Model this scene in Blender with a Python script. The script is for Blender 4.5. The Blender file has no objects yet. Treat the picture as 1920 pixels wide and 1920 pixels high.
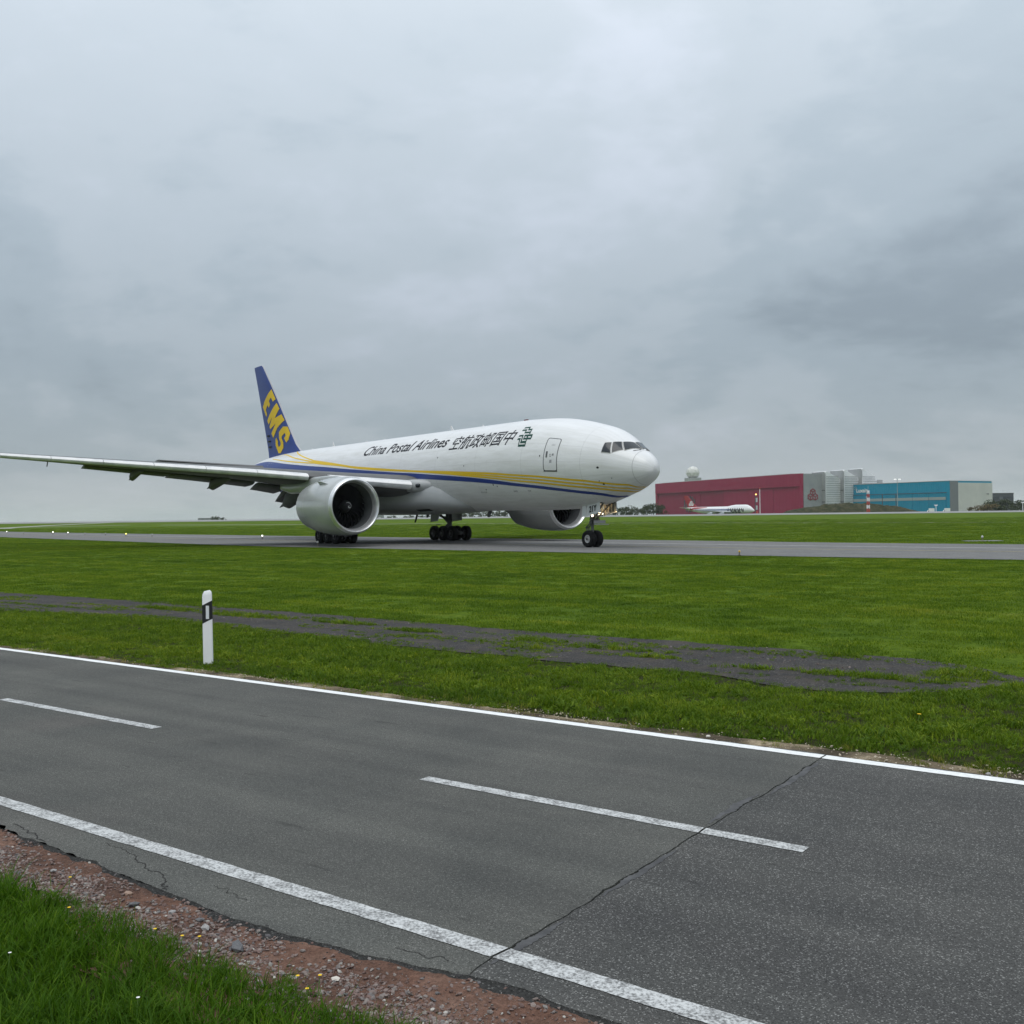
import bpy, bmesh, math, random
import numpy as np
from mathutils import Vector, Matrix
rng = np.random.default_rng(7); random.seed(7)
scene = bpy.context.scene
col = scene.collection
R = math.radians

# ------------------------------------------------------------------ camera
cd = bpy.data.cameras.new('camera'); cam = bpy.data.objects.new('camera', cd); col.objects.link(cam)
cd.sensor_fit = 'HORIZONTAL'; cd.sensor_width = 36.0; cd.lens = 36.0
cd.clip_start = 0.1; cd.clip_end = 20000
EYE = 2.0427
cam.matrix_world = Matrix.Translation((0, 0, EYE)) @ Matrix.Rotation(math.pi/2 + 0.0041277, 4, 'X') @ Matrix.Rotation(-0.0118105, 4, 'Z')
scene.camera = cam

# ------------------------------------------------------------------ world: high overcast
SUN_EL, SUN_AZ = R(66), R(195)          # azimuth clockwise from +Y (behind the camera, a little to its right is 180-)
SKYX, SKYY = -9.4, -12.1                   # which part of the cloud field lies overhead
world = bpy.data.worlds.new('World'); scene.world = world; world.use_nodes = True
wt = world.node_tree; wt.nodes.clear()
def nd(t, typ, **kw):
    n = t.nodes.new(typ)
    for k, v in kw.items():
        if k.startswith('_'): setattr(n, k[1:], v)
    return n
def lk(t, a, b): t.links.new(a, b)
def mth(t, op, a, b=None, c=None, clamp=False):
    n = t.nodes.new('ShaderNodeMath'); n.operation = op; n.use_clamp = clamp
    for i, v in enumerate((a, b, c)):
        if v is None: continue
        if isinstance(v, (int, float)): n.inputs[i].default_value = v
        else: t.links.new(v, n.inputs[i])
    return n.outputs[0]
def vmth(t, op, a, b=None, s=None):
    n = t.nodes.new('ShaderNodeVectorMath'); n.operation = op
    for i, v in enumerate((a, b)):
        if v is None: continue
        if isinstance(v, (tuple, list)): n.inputs[i].default_value = v
        else: t.links.new(v, n.inputs[i])
    if s is not None:
        if isinstance(s, (int, float)): n.inputs['Scale'].default_value = s
        else: t.links.new(s, n.inputs['Scale'])
    return n.outputs[0]
def noise(t, vec, scale, detail=4, rough=0.5, dist=0.0):
    n = t.nodes.new('ShaderNodeTexNoise'); n.inputs['Scale'].default_value = scale
    n.inputs['Detail'].default_value = detail; n.inputs['Roughness'].default_value = rough
    n.inputs['Distortion'].default_value = dist
    if vec is not None: t.links.new(vec, n.inputs['Vector'])
    return n.outputs['Fac']
def ramp(t, fac, stops, interp='LINEAR'):
    n = t.nodes.new('ShaderNodeValToRGB'); cr = n.color_ramp; cr.interpolation = interp
    while len(cr.elements) < len(stops): cr.elements.new(0.5)
    for e, (p, c) in zip(cr.elements, stops):
        e.position = p; e.color = (c, c, c, 1) if isinstance(c, (int, float)) else (*c, 1)
    t.links.new(fac, n.inputs[0]); return n.outputs['Color']
def mix(t, fac, a, b, blend='MIX'):
    n = t.nodes.new('ShaderNodeMix'); n.data_type = 'RGBA'; n.blend_type = blend
    for s, v in ((0, fac), (6, a), (7, b)):
        if isinstance(v, (int, float)): n.inputs[s].default_value = v if s == 0 else (v, v, v, 1)
        elif isinstance(v, (tuple, list)): n.inputs[s].default_value = (*v, 1)
        else: t.links.new(v, n.inputs[s])
    return n.outputs[2]
sky = wt.nodes.new('ShaderNodeTexSky'); sky.sky_type = 'NISHITA'; sky.sun_disc = False
sky.sun_elevation = SUN_EL; sky.sun_rotation = SUN_AZ; sky.air_density = 1.0; sky.dust_density = 2.0
tc = wt.nodes.new('ShaderNodeTexCoord'); dirv = tc.outputs['Generated']
sp = wt.nodes.new('ShaderNodeSeparateXYZ'); lk(wt, dirv, sp.inputs[0])
elev = mth(wt, 'MAXIMUM', sp.outputs['Z'], 0.0)
den = mth(wt, 'ADD', elev, 0.34)
cx = mth(wt, 'DIVIDE', sp.outputs['X'], den); cy = mth(wt, 'DIVIDE', sp.outputs['Y'], den)
cv = wt.nodes.new('ShaderNodeCombineXYZ'); lk(wt, cx, cv.inputs[0]); lk(wt, cy, cv.inputs[1]); cv.inputs[2].default_value = 3.7
n_big = noise(wt, vmth(wt, 'ADD', cv.outputs[0], (SKYX, SKYY, 0)), 0.95, 5, 0.56, 0.5)
n_mid = noise(wt, vmth(wt, 'ADD', cv.outputs[0], (11.3, 4.1, 0)), 2.6, 8, 0.58, 0.3)
n_fine = noise(wt, vmth(wt, 'MULTIPLY', cv.outputs[0], (1.0, 1.25, 1.0)), 6.5, 8, 0.62, 0.2)
cl = mth(wt, 'ADD', mth(wt, 'MULTIPLY', n_big, 0.60), mth(wt, 'ADD', mth(wt, 'MULTIPLY', n_mid, 0.27), mth(wt, 'MULTIPLY', n_fine, 0.13)))
cloudmul = ramp(wt, cl, [(0.37, (0.69, 0.72, 0.755)), (0.475, (0.91, 0.935, 0.96)), (0.535, (1.04, 1.04, 1.055)), (0.63, (1.20, 1.17, 1.205))], 'EASE')
grad = ramp(wt, elev, [(0.0, (0.50, 0.54, 0.55)), (0.05, (0.405, 0.455, 0.485)), (0.14, (0.40, 0.462, 0.508)),
                       (0.26, (0.50, 0.575, 0.635)), (0.42, (0.655, 0.74, 0.81)), (0.7, (1.06, 1.14, 1.20)), (1.0, (1.42, 1.49, 1.54))])
cloud = mix(wt, 1.0, grad, cloudmul, 'MULTIPLY')
skyc = mix(wt, 1.0, sky.outputs[0], (0.1, 0.1, 0.1), 'MULTIPLY')
full = mix(wt, 0.93, skyc, cloud)
bg = wt.nodes.new('ShaderNodeBackground'); lk(wt, full, bg.inputs[0]); bg.inputs[1].default_value = 1.0
wo = wt.nodes.new('ShaderNodeOutputWorld'); lk(wt, bg.outputs[0], wo.inputs[0])

# ------------------------------------------------------------------ sun (veiled by cloud) and exposure
sl = bpy.data.lights.new('sun', 'SUN'); sl.energy = 1.0; sl.angle = R(40); sl.color = (1.0, 0.97, 0.93)
so = bpy.data.objects.new('sun', sl); col.objects.link(so)
sd = Vector((math.sin(SUN_AZ)*math.cos(SUN_EL), math.cos(SUN_AZ)*math.cos(SUN_EL), math.sin(SUN_EL)))
so.rotation_euler = sd.to_track_quat('Z', 'Y').to_euler(); so.location = (0, -20, 60)
vs = scene.view_settings; vs.view_transform = 'Standard'; vs.look = 'None'; vs.exposure = 0.0; vs.gamma = 1.0; vs.use_curve_mapping = False
scene.cycles.max_bounces = 6; scene.cycles.volume_bounces = 1; scene.cycles.transparent_max_bounces = 6
scene.cycles.use_denoising = True

# ------------------------------------------------------------------ materials
def pmat(name, color=(0.5, 0.5, 0.5), rough=0.5, metal=0.0, spec=0.5, coat=0.0, emit=None, estr=0.0):
    m = bpy.data.materials.new(name); m.use_nodes = True
    b = m.node_tree.nodes['Principled BSDF']
    b.inputs['Base Color'].default_value = (*color, 1); b.inputs['Roughness'].default_value = rough
    b.inputs['Metallic'].default_value = metal; b.inputs['Specular IOR Level'].default_value = spec
    b.inputs['Coat Weight'].default_value = coat; b.inputs['Coat Roughness'].default_value = 0.08
    if emit: b.inputs['Emission Color'].default_value = (*emit, 1); b.inputs['Emission Strength'].default_value = estr
    return m
def grime(m, c1, c2, scale, detail=6, lo=0.4, hi=0.62, coord='Object', stretch=None, rough=None):
    """vary a paint between two of its own colours with a noise"""
    t = m.node_tree; b = t.nodes['Principled BSDF']
    tcn = t.nodes.new('ShaderNodeTexCoord'); v = tcn.outputs[coord]
    if stretch: v = vmth(t, 'MULTIPLY', v, stretch)
    f = ramp(t, noise(t, v, scale, detail, 0.6), [(lo, 0.0), (hi, 1.0)])
    lk(t, mix(t, f, c1, c2), b.inputs['Base Color'])
    if rough: lk(t, ramp(t, f, [(0, rough[0]), (1, rough[1])]), b.inputs['Roughness'])
    return m
def bump(m, fac, strength, dist):
    t = m.node_tree; bn = t.nodes.new('ShaderNodeBump'); bn.inputs['Strength'].default_value = strength
    bn.inputs['Distance'].default_value = dist; lk(t, fac, bn.inputs['Height'])
    lk(t, bn.outputs[0], t.nodes['Principled BSDF'].inputs['Normal'])

# ------------------------------------------------------------------ geometry helpers
def finish(me, mat, smooth=None):
    mats = mat if isinstance(mat, (list, tuple)) else [mat]
    for m in mats: me.materials.append(m)
    if smooth is not None:
        me.polygons.foreach_set('use_smooth', [True]*len(me.polygons))
        if smooth < 179: me.set_sharp_from_angle(angle=R(smooth))
    me.update()
def link(name, me, parent=None):
    o = bpy.data.objects.new(name, me); col.objects.link(o)
    if parent is not None: o.parent = parent
    return o
def tag(o, label=None, cat=None, group=None, kind=None):
    if label: o['label'] = label
    if cat: o['category'] = cat
    if group: o['group'] = group
    if kind: o['kind'] = kind
    return o
def thing(name, label, cat, loc=(0, 0, 0), rz=0.0, group=None):
    o = bpy.data.objects.new(name, None); col.objects.link(o); o.location = loc; o.rotation_euler = (0, 0, rz)
    o.empty_display_size = 0.3
    return tag(o, label, cat, group)
class MB:
    def __init__(s): s.v = []; s.f = []
    def add(s, vs, fs):
        k = len(s.v); s.v += [tuple(map(float, p)) for p in vs]; s.f += [tuple(i+k for i in f) for f in fs]; return s
    def box(s, c, d, M=None):
        vs = [Vector((sx*d[0]/2, sy*d[1]/2, sz*d[2]/2)) for sx in (-1, 1) for sy in (-1, 1) for sz in (-1, 1)]
        if M is not None: vs = [M @ v for v in vs]
        vs = [v+Vector(c) for v in vs]
        return s.add(vs, [(0, 1, 3, 2), (4, 6, 7, 5), (0, 4, 5, 1), (2, 3, 7, 6), (0, 2, 6, 4), (1, 5, 7, 3)])
    def tube(s, p0, p1, r0, r1=None, n=10, caps=True):
        p0, p1 = Vector(p0), Vector(p1); r1 = r0 if r1 is None else r1
        q = (p1-p0).to_track_quat('Z', 'Y'); vs = []
        for p, r in ((p0, r0), (p1, r1)):
            for i in range(n):
                a = 2*math.pi*i/n; vs.append(p + q @ Vector((r*math.cos(a), r*math.sin(a), 0)))
        fs = [(i, (i+1) % n, n+(i+1) % n, n+i) for i in range(n)]
        if caps: fs += [tuple(range(n))[::-1], tuple(range(n, 2*n))]
        return s.add(vs, fs)
    def lathe(s, prof, o, axis='x', n=32, closed=False):
        """prof: (along, radius) pairs turned about an axis through o"""
        vs = []; fs = []; m = len(prof)
        for a, r in prof:
            for i in range(n):
                t = 2*math.pi*i/n; c, d = r*math.cos(t), r*math.sin(t)
                vs.append({'x': (o[0]+a, o[1]+c, o[2]+d), 'y': (o[0]+c, o[1]+a, o[2]+d), 'z': (o[0]+c, o[1]+d, o[2]+a)}[axis])
        for j in range(m if closed else m-1):
            j2 = (j+1) % m
            for i in range(n): fs.append((j*n+i, j*n+(i+1) % n, j2*n+(i+1) % n, j2*n+i))
        return s.add(vs, fs)
    def loft(s, rings, cap=True, closed=True):
        n = len(rings[0]); vs = [p for r in rings for p in r]; fs = []
        for j in range(len(rings)-1):
            for i in range(n if closed else n-1): fs.append((j*n+i, j*n+(i+1) % n, (j+1)*n+(i+1) % n, (j+1)*n+i))
        if cap: fs += [tuple(range(n))[::-1], tuple(range((len(rings)-1)*n, len(rings)*n))]
        return s.add(vs, fs)
    def prism(s, poly, d):
        """polygon of 3-D points extruded by vector d"""
        n = len(poly); a = [Vector(p) for p in poly]; b = [p+Vector(d) for p in a]
        return s.add(a+b, [tuple(range(n))[::-1], tuple(range(n, 2*n))]+[(i, (i+1) % n, n+(i+1) % n, n+i) for i in range(n)])
    def mesh(s, name):
        me = bpy.data.meshes.new(name); me.from_pydata(s.v, [], s.f)
        b = bmesh.new(); b.from_mesh(me); bmesh.ops.recalc_face_normals(b, faces=b.faces); b.to_mesh(me); b.free()
        return me
    def build(s, name, mat, parent=None, smooth=None):
        me = s.mesh(name); finish(me, mat, smooth); return link(name, me, parent)
def np_mesh(name, V, F, mat, parent=None, smooth=None):
    me = bpy.data.meshes.new(name); me.from_pydata([tuple(p) for p in V], [], F); finish(me, mat, smooth); return link(name, me, parent)
def sstep(a, b, x):
    t = np.clip((x-a)/(b-a), 0, 1); return t*t*(3-2*t)
def vnoise(x, y, seed=0):
    """smooth value noise, about 0..1"""
    x = np.asarray(x, float); y = np.asarray(y, float)
    def h(i, j):
        q = np.sin(i*127.1+j*311.7+seed*74.7)*43758.5453; return q-np.floor(q)
    i, j = np.floor(x), np.floor(y); fx, fy = x-i, y-j; fx = fx*fx*(3-2*fx); fy = fy*fy*(3-2*fy)
    return (h(i, j)*(1-fx)+h(i+1, j)*fx)*(1-fy)+(h(i, j+1)*(1-fx)+h(i+1, j+1)*fx)*fy
def fbm(x, y, seed=0, o=4):
    s = 0; a = 0.5; tot = 0
    for k in range(o):
        s = s+a*vnoise(x*2**k, y*2**k, seed+k*13); tot += a; a *= 0.5
    return s/tot
# road frame: t runs along the road, n across it, away from the camera
RC, RS = 0.806, -0.592
def tn(t, n, z=0.0): return (RC*t-RS*n, RS*t+RC*n, z)
def to_tn(X, Y): return RC*X+RS*Y, -RS*X+RC*Y

# ================================================================== GROUND
GZ = -0.03                                         # level of the turf below the road surface
def terrain(X, Y):
    X = np.asarray(X, float); Y = np.asarray(Y, float)
    rise = 1.96*sstep(195, 432, Y)*(1-sstep(478, 640, Y))
    return GZ + rise
def grass_color(t, posv, dry=0.0):
    """turf colours in world space: broad patches and mowing lines along the taxiway"""
    mp = t.nodes.new('ShaderNodeMapping'); mp.inputs['Rotation'].default_value = (0, 0, R(36.3)); lk(t, posv, mp.inputs['Vector'])
    st = vmth(t, 'MULTIPLY', mp.outputs[0], (0.04, 0.95, 1.0))
    big = noise(t, posv, 0.16, 4, 0.6, 0.3); stripe = noise(t, st, 1.0, 4, 0.55); small = noise(t, posv, 1.4, 4, 0.65, 0.4)
    f = mth(t, 'ADD', mth(t, 'MULTIPLY', big, 0.38), mth(t, 'ADD', mth(t, 'MULTIPLY', stripe, 0.42), mth(t, 'MULTIPLY', small, 0.20)))
    return ramp(t, f, [(0.34, (0.044, 0.089, 0.007)), (0.45, (0.078, 0.134, 0.0105)), (0.55, (0.107, 0.167, 0.013)), (0.68, (0.170, 0.204, 0.028))])
def grass_material(name, gain=(1, 1, 1), translucent=0.35):
    m = bpy.data.materials.new(name); m.use_nodes = True; t = m.node_tree; t.nodes.clear()
    g = t.nodes.new('ShaderNodeNewGeometry'); oi = t.nodes.new('ShaderNodeObjectInfo')
    c = grass_color(t, g.outputs['Position'])
    c = mix(t, 1.0, c, gain, 'MULTIPLY')
    rv = ramp(t, oi.outputs['Random'], [(0.0, (0.66, 0.76, 0.60)), (0.5, (1.0, 1.0, 1.0)), (0.88, (1.30, 1.22, 1.1)), (1.0, (1.75, 1.38, 1.6))])
    c = mix(t, 1.0, c, rv, 'MULTIPLY')
    at = t.nodes.new('ShaderNodeAttribute'); at.attribute_name = 'tone'; at.attribute_type = 'GEOMETRY'
    c = mix(t, 1.0, c, ramp(t, at.outputs['Fac'], [(0.0, (0.72, 0.80, 0.7)), (0.6, (1.05, 1.05, 1.0)), (1.0, (1.55, 1.35, 1.5))]), 'MULTIPLY')
    d = t.nodes.new('ShaderNodeBsdfPrincipled'); lk(t, c, d.inputs['Base Color']); d.inputs['Roughness'].default_value = 0.6; d.inputs['Specular IOR Level'].default_value = 0.12
    tr = t.nodes.new('ShaderNodeBsdfTranslucent'); lk(t, mix(t, 1.0, c, (1.15, 1.2, 0.7), 'MULTIPLY'), tr.inputs[0])
    ms = t.nodes.new('ShaderNodeMixShader'); ms.inputs[0].default_value = translucent
    lk(t, d.outputs[0], ms.inputs[1]); lk(t, tr.outputs[0], ms.inputs[2])
    o = t.nodes.new('ShaderNodeOutputMaterial'); lk(t, ms.outputs[0], o.inputs[0]); return m
M_blade = grass_material('grass_blades', (1.14, 1.13, 1.0))
M_blade_long = grass_material('grass_blades_long', (0.66, 0.88, 0.62), 0.38)
M_blade_dry = grass_material('grass_blades_dry', (2.3, 1.45, 3.2), 0.3)
# turf sheet
m = pmat('turf', rough=0.95, spec=0.04); t = m.node_tree
g = t.nodes.new('ShaderNodeNewGeometry'); c = grass_color(t, g.outputs['Position'])
fine = noise(t, g.outputs['Position'], 9.0, 6, 0.75)
c = mix(t, 1.0, c, ramp(t, fine, [(0.3, (0.42, 0.46, 0.45)), (0.5, (0.85, 0.85, 0.85)), (0.7, (1.3, 1.22, 1.3))]), 'MULTIPLY')
lk(t, c, t.nodes['Principled BSDF'].inputs['Base Color']); bump(m, fine, 0.9, 0.05)
M_turf = m
xs = np.concatenate([np.linspace(-6000, -900, 14), np.linspace(-800, 900, 86), np.linspace(1000, 6000, 14)])
ys = np.concatenate([np.linspace(-60, 180, 25), np.linspace(188, 660, 80), np.linspace(680, 1700, 26), np.linspace(1900, 9000, 14)])
GX, GY = np.meshgrid(xs, ys, indexing='ij'); V = np.stack([GX, GY, terrain(GX, GY)], -1).reshape(-1, 3)
n2 = len(ys)
F = [(i*n2+j, (i+1)*n2+j, (i+1)*n2+j+1, i*n2+j+1) for i in range(len(xs)-1) for j in range(n2-1)]
tag(np_mesh('field', V, F, M_turf, smooth=180), 'mown green airfield grass reaching to the horizon', 'ground', kind='structure')

# ---- asphalt
def asphalt(name, base, stone, scale, speck, warm=(0.13, 0.11, 0.105), wlo=0.60, vary=1.0):
    m = pmat(name, base, 0.9, spec=0.16); t = m.node_tree; b = t.nodes['Principled BSDF']
    g = t.nodes.new('ShaderNodeNewGeometry'); p = g.outputs['Position']
    vo = t.nodes.new('ShaderNodeTexVoronoi'); vo.inputs['Scale'].default_value = scale; lk(t, p, vo.inputs['Vector'])
    sepc = t.nodes.new('ShaderNodeSeparateColor'); lk(t, vo.outputs['Color'], sepc.inputs[0])
    n1 = noise(t, p, scale*0.7, 3, 0.7); n2_ = noise(t, p, 0.9, 5, 0.6, 0.4); n3 = noise(t, p, 0.35, 3, 0.5)
    c = ramp(t, mth(t, 'ADD', mth(t, 'MULTIPLY', n1, 0.6), mth(t, 'MULTIPLY', noise(t, p, scale*0.28, 4, 0.75), 0.4)), [(0.3, tuple(v*0.42 for v in base)), (0.5, base), (0.7, tuple(v*1.62 for v in base))])
    c = mix(t, ramp(t, sepc.outputs[0], [(speck, 0.0), (min(speck+0.07, 0.999), 1.0)]), c, stone)
    c = mix(t, ramp(t, sepc.outputs[1], [(0.86, 0.0), (0.93, 0.65)]), c, tuple(v*0.35 for v in base))
    c = mix(t, 1.0, c, ramp(t, n2_, [(0.3, (0.86, 0.87, 0.88)), (0.7, (1.12, 1.11, 1.10))]), 'MULTIPLY')
    c = mix(t, ramp(t, n3 if vary == 1.0 else noise(t, p, 1.7, 6, 0.7, 0.5), [(wlo, 0.0), (wlo+0.18, 0.35*vary)]), c, warm)
    # short dark scuffs lying along the road
    mp = t.nodes.new('ShaderNodeMapping'); mp.inputs['Rotation'].default_value = (0, 0, R(36.3)); lk(t, p, mp.inputs['Vector'])
    c = mix(t, 1.0, c, ramp(t, noise(t, vmth(t, 'MULTIPLY', mp.outputs[0], (0.12, 1.9, 1.0)), 1.0, 4, 0.6), [(0.32, (0.84, 0.84, 0.85)), (0.68, (1.13, 1.13, 1.12))]), 'MULTIPLY')
    sc = noise(t, vmth(t, 'MULTIPLY', mp.outputs[0], (1.6, 9.0, 1.0)), 1.0, 3, 0.55)
    c = mix(t, ramp(t, sc, [(0.665, 0.0), (0.72, 0.5)]), c, tuple(v*0.42 for v in base))
    lk(t, c, b.inputs['Base Color']); bump(m, mth(t, 'ADD', mth(t, 'MULTIPLY', vo.outputs['Distance'], 1.0), n1), 0.55, 0.006)
    return m
M_road_a = asphalt('asphalt_old', (0.091, 0.092, 0.085), (0.185, 0.185, 0.172), 190, 0.87)
M_road_b = asphalt('asphalt_coarse', (0.073, 0.073, 0.070), (0.225, 0.224, 0.215), 160, 0.88)
M_taxi = asphalt('taxiway_asphalt', (0.165, 0.164, 0.160), (0.2, 0.2, 0.2), 30, 0.9, (0.17, 0.165, 0.16))
M_old = asphalt('broken_asphalt', (0.040, 0.038, 0.037), (0.15, 0.14, 0.13), 70, 0.90, (0.078, 0.065, 0.050), 0.48, 2.0)
M_tar = grime(pmat('tar', (0.05, 0.05, 0.052), 0.75), (0.042, 0.042, 0.044), (0.078, 0.078, 0.08), 9.0)
M_crackdark = pmat('crack_soil', (0.012, 0.011, 0.010), 0.95)

def crack_t(n):
    n = np.asarray(n, float)
    return -2.94-0.022*(n-6)+0.03*(fbm(n*1.1, n*0+2, 5)-0.5)+0.035*(fbm(n*9, n*0+9, 8)-0.5)
def crack_w(n): return 0.004+0.020*fbm(np.asarray(n, float)*5, np.asarray(n, float)*0+1, 21)
def near_edge(t):
    t = np.asarray(t, float)
    base = np.interp(t, [-30, -6.9, -6.4, -5.85, -5.2, -4.5, -3.8, -3.3, -2.88, -2.5, -2.1, 8], [3.52, 3.53, 3.47, 3.46, 3.41, 3.39, 3.41, 3.46, 3.55, 3.58, 3.56, 3.55])
    return base+0.05*(fbm(t*3, t*0+4, 31)-0.5)+0.045*(fbm(t*14, t*0+4, 32)-0.5)
FAR_EDGE = 8.53
def far_edge(t):
    t = np.asarray(t, float); return FAR_EDGE+0.05*(fbm(t*2.2, t*0+7, 41)-0.5)+0.03*(fbm(t*11, t*0+7, 42)-0.5)
def slab(name, top, depth, mat, kindlabel, skirt=True):
    """top: closed outline of (x,y,z); a sheet with a broken edge that goes down by depth"""
    b = bmesh.new(); vs = [b.verts.new(p) for p in top]; f = b.faces.new(vs)
    bmesh.ops.triangulate(b, faces=[f]); lo = [b.verts.new((p[0], p[1], p[2]-depth)) for p in top]; n = len(top)
    for i in range(n): b.faces.new((vs[i], lo[i], lo[(i+1) % n], vs[(i+1) % n]))
    bmesh.ops.recalc_face_normals(b, faces=b.faces); me = bpy.data.meshes.new(name); b.to_mesh(me); b.free(); finish(me, mat)
    o = link(name, me); return tag(o, kindlabel, 'road', kind='structure')
nn = np.linspace(0, 1, 90)
ta = np.concatenate([np.linspace(-60, -12, 60), np.linspace(-11.9, -2.95, 260)])
na0 = near_edge(crack_t(3.5)); n_cr = np.linspace(float(na0), FAR_EDGE, 90)
outline = [tn(t, n) for t, n in zip(ta[ta < crack_t(3.5)-0.03], near_edge(ta[ta < crack_t(3.5)-0.03]))]
outline += [tn(a, b) for a, b in zip(crack_t(n_cr)-crack_w(n_cr)/2, n_cr)]
tb = ta[::-1]; tb = tb[tb < crack_t(8.5)-0.03]; outline += [tn(t, n) for t, n in zip(tb, far_edge(tb))]
road_a = slab('road', outline, 0.09, M_road_a, 'grey asphalt road with smooth weathered surface left of the crack')
tc_ = np.linspace(-2.8, 9, 240)
tc1 = tc_[tc_ > crack_t(3.5)+0.03]
outline = [tn(t, n) for t, n in zip(tc1[::-1], near_edge(tc1[::-1]))] + [tn(a, b) for a, b in zip(crack_t(n_cr)+crack_w(n_cr)/2, n_cr)]
tc2 = tc_[tc_ > crack_t(8.5)+0.03]; outline += [tn(t, n) for t, n in zip(tc2, far_edge(tc2))]
road_b = slab('road', outline, 0.09, M_road_b, 'grey asphalt road with coarse speckled surface right of the crack')
# dark bottom of the crack
b = MB(); ncr = np.linspace(3.4, 8.6, 60); L_ = [tn(a-0.05, c, -0.035) for a, c in zip(crack_t(ncr), ncr)]; R_ = [tn(a+0.05, c, -0.035) for a, c in zip(crack_t(ncr), ncr)]
b.loft([L_, R_], cap=False, closed=False).build('crack_bed', M_crackdark, road_a)
# tar smears along the crack and side cracks
def ribbon(pts, w, z, mat, name, parent, jit=0.0):
    P = np.array(pts, float); T = np.gradient(P, axis=0); T /= np.linalg.norm(T, axis=1)[:, None]; Nn = np.stack([-T[:, 1], T[:, 0]], 1)
    w = np.broadcast_to(np.asarray(w, float), (len(P),)); j1 = 1+jit*rng.uniform(-1, 1, len(P)); j2 = 1+jit*rng.uniform(-1, 1, len(P))
    A = P+Nn*(w*j1/2)[:, None]; B = P-Nn*(w*j2/2)[:, None]
    V = [tn(a[0], a[1], z) for a in A]+[tn(a[0], a[1], z) for a in B]; n = len(P)
    return np_mesh(name, V, [(i, i+1, n+i+1, n+i) for i in range(n-1)], mat, parent)
for n0, n1_, off, w in ((3.7, 4.3, 0.035, 0.05), (4.7, 5.6, 0.03, 0.045), (6.2, 7.05, -0.035, 0.06), (7.1, 8.2, 0.035, 0.065)):
    q = np.linspace(n0, n1_, 40); ww = w*np.sin(np.linspace(0.15, math.pi-0.15, 40))*(0.7+0.6*fbm(q*4, q*0, 77))
    ribbon(np.stack([crack_t(q)+off, q], 1), ww, 0.0025, M_tar, 'tar_seal', road_a if off < 0 else road_b, 0.35)
def wander(p0, p1, n, amp, seed):
    u = np.linspace(0, 1, n); P = np.outer(1-u, p0)+np.outer(u, p1); d = np.array(p1)-np.array(p0); L = np.linalg.norm(d); nn_ = np.array([-d[1], d[0]])/L
    return P+np.outer((fbm(u*6, u*0, seed)-0.5)*amp*np.sin(u*math.pi)**0.4*2, nn_)
for p0, p1, w, sd_ in (((-5.55, 3.66), (-5.02, 3.50), .006, 3), ((-5.95, 3.70), (-5.55, 3.66), .0035, 4), ((-5.02, 3.5), (-4.92, 3.42), .006, 5), ((-4.75, 3.62), (-4.42, 3.57), .0035, 6), ((-6.85, 3.58), (-6.3, 3.50), .007, 7), ((-3.35, 3.58), (-3.05, 3.62), .004, 8)):
    ribbon(wander(p0, p1, 34, .05, sd_), w, 0.0022, M_crackdark, 'crack', road_a, 0.5)
# ---- painted lines
def paint(name, base, wear, lo, hi):
    m = pmat(name, (0.78, 0.79, 0.78), 0.6, spec=0.4); t = m.node_tree; b = t.nodes['Principled BSDF']
    g = t.nodes.new('ShaderNodeNewGeometry'); p = g.outputs['Position']
    pits = noise(t, p, 62, 4, 0.7); cr_ = noise(t, p, 9, 5, 0.7)
    f = mth(t, 'ADD', mth(t, 'MULTIPLY', pits, 0.62), mth(t, 'MULTIPLY', cr_, 0.38))
    c = mix(t, ramp(t, f, [(lo, 1.0), (hi, 0.0)]), base, wear)
    c = mix(t, 1.0, c, ramp(t, noise(t, p, 22, 3, 0.6), [(0.3, 0.84), (0.7, 1.04)]), 'MULTIPLY')
    lk(t, c, b.inputs['Base Color']); bump(m, pits, 0.7, 0.004); return m
M_line_far = paint('road_paint_fresh', (0.80, 0.81, 0.80), (0.42, 0.42, 0.42), 0.33, 0.40)
M_line_near = paint('road_paint_worn', (0.56, 0.57, 0.565), (0.15, 0.15, 0.148), 0.42, 0.55)
def line(name, t0, t1, nc, w, mat, parent, label=None):
    q = np.linspace(t0, t1, max(12, int((t1-t0)*22)))
    e1 = nc-w/2+0.006*(fbm(q*13, q*0, 51)-0.5)*2; e2 = nc+w/2+0.006*(fbm(q*13, q*0, 52)-0.5)*2
    V = [tn(a, c, 0.004) for a, c in zip(q, e1)]+[tn(a, c, 0.004) for a, c in zip(q, e2)]; n = len(q)
    if t1 < 0 and abs(t1-crack_t(nc)) < 0.2: V[n-1] = tn(float(crack_t(nc-w/2))-0.008, nc-w/2, 0.004); V[2*n-1] = tn(float(crack_t(nc+w/2))-0.008, nc+w/2, 0.004)
    if abs(t0-crack_t(nc)) < 0.2: V[0] = tn(float(crack_t(nc-w/2))+0.008, nc-w/2, 0.004); V[n] = tn(float(crack_t(nc+w/2))+0.008, nc+w/2, 0.004)
    return np_mesh(name, V, [(i, i+1, n+i+1, n+i) for i in range(n-1)], mat, parent)
c1, c2, c3 = float(crack_t(3.82)), float(crack_t(6.04)), float(crack_t(8.43))
line('edge_line', -60, c1, 3.82, 0.125, M_line_near, road_a); line('edge_line', c1, 9, 3.82, 0.125, M_line_near, road_b)
line('edge_line', -60, c3, 8.43, 0.125, M_line_far, road_a); line('edge_line', c3, 9, 8.43, 0.125, M_line_far, road_b)
for k in range(8): line('centre_dash', -11.75-6.43*k, -8.80-6.43*k, 6.04, 0.115, M_line_near, road_a)
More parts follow.
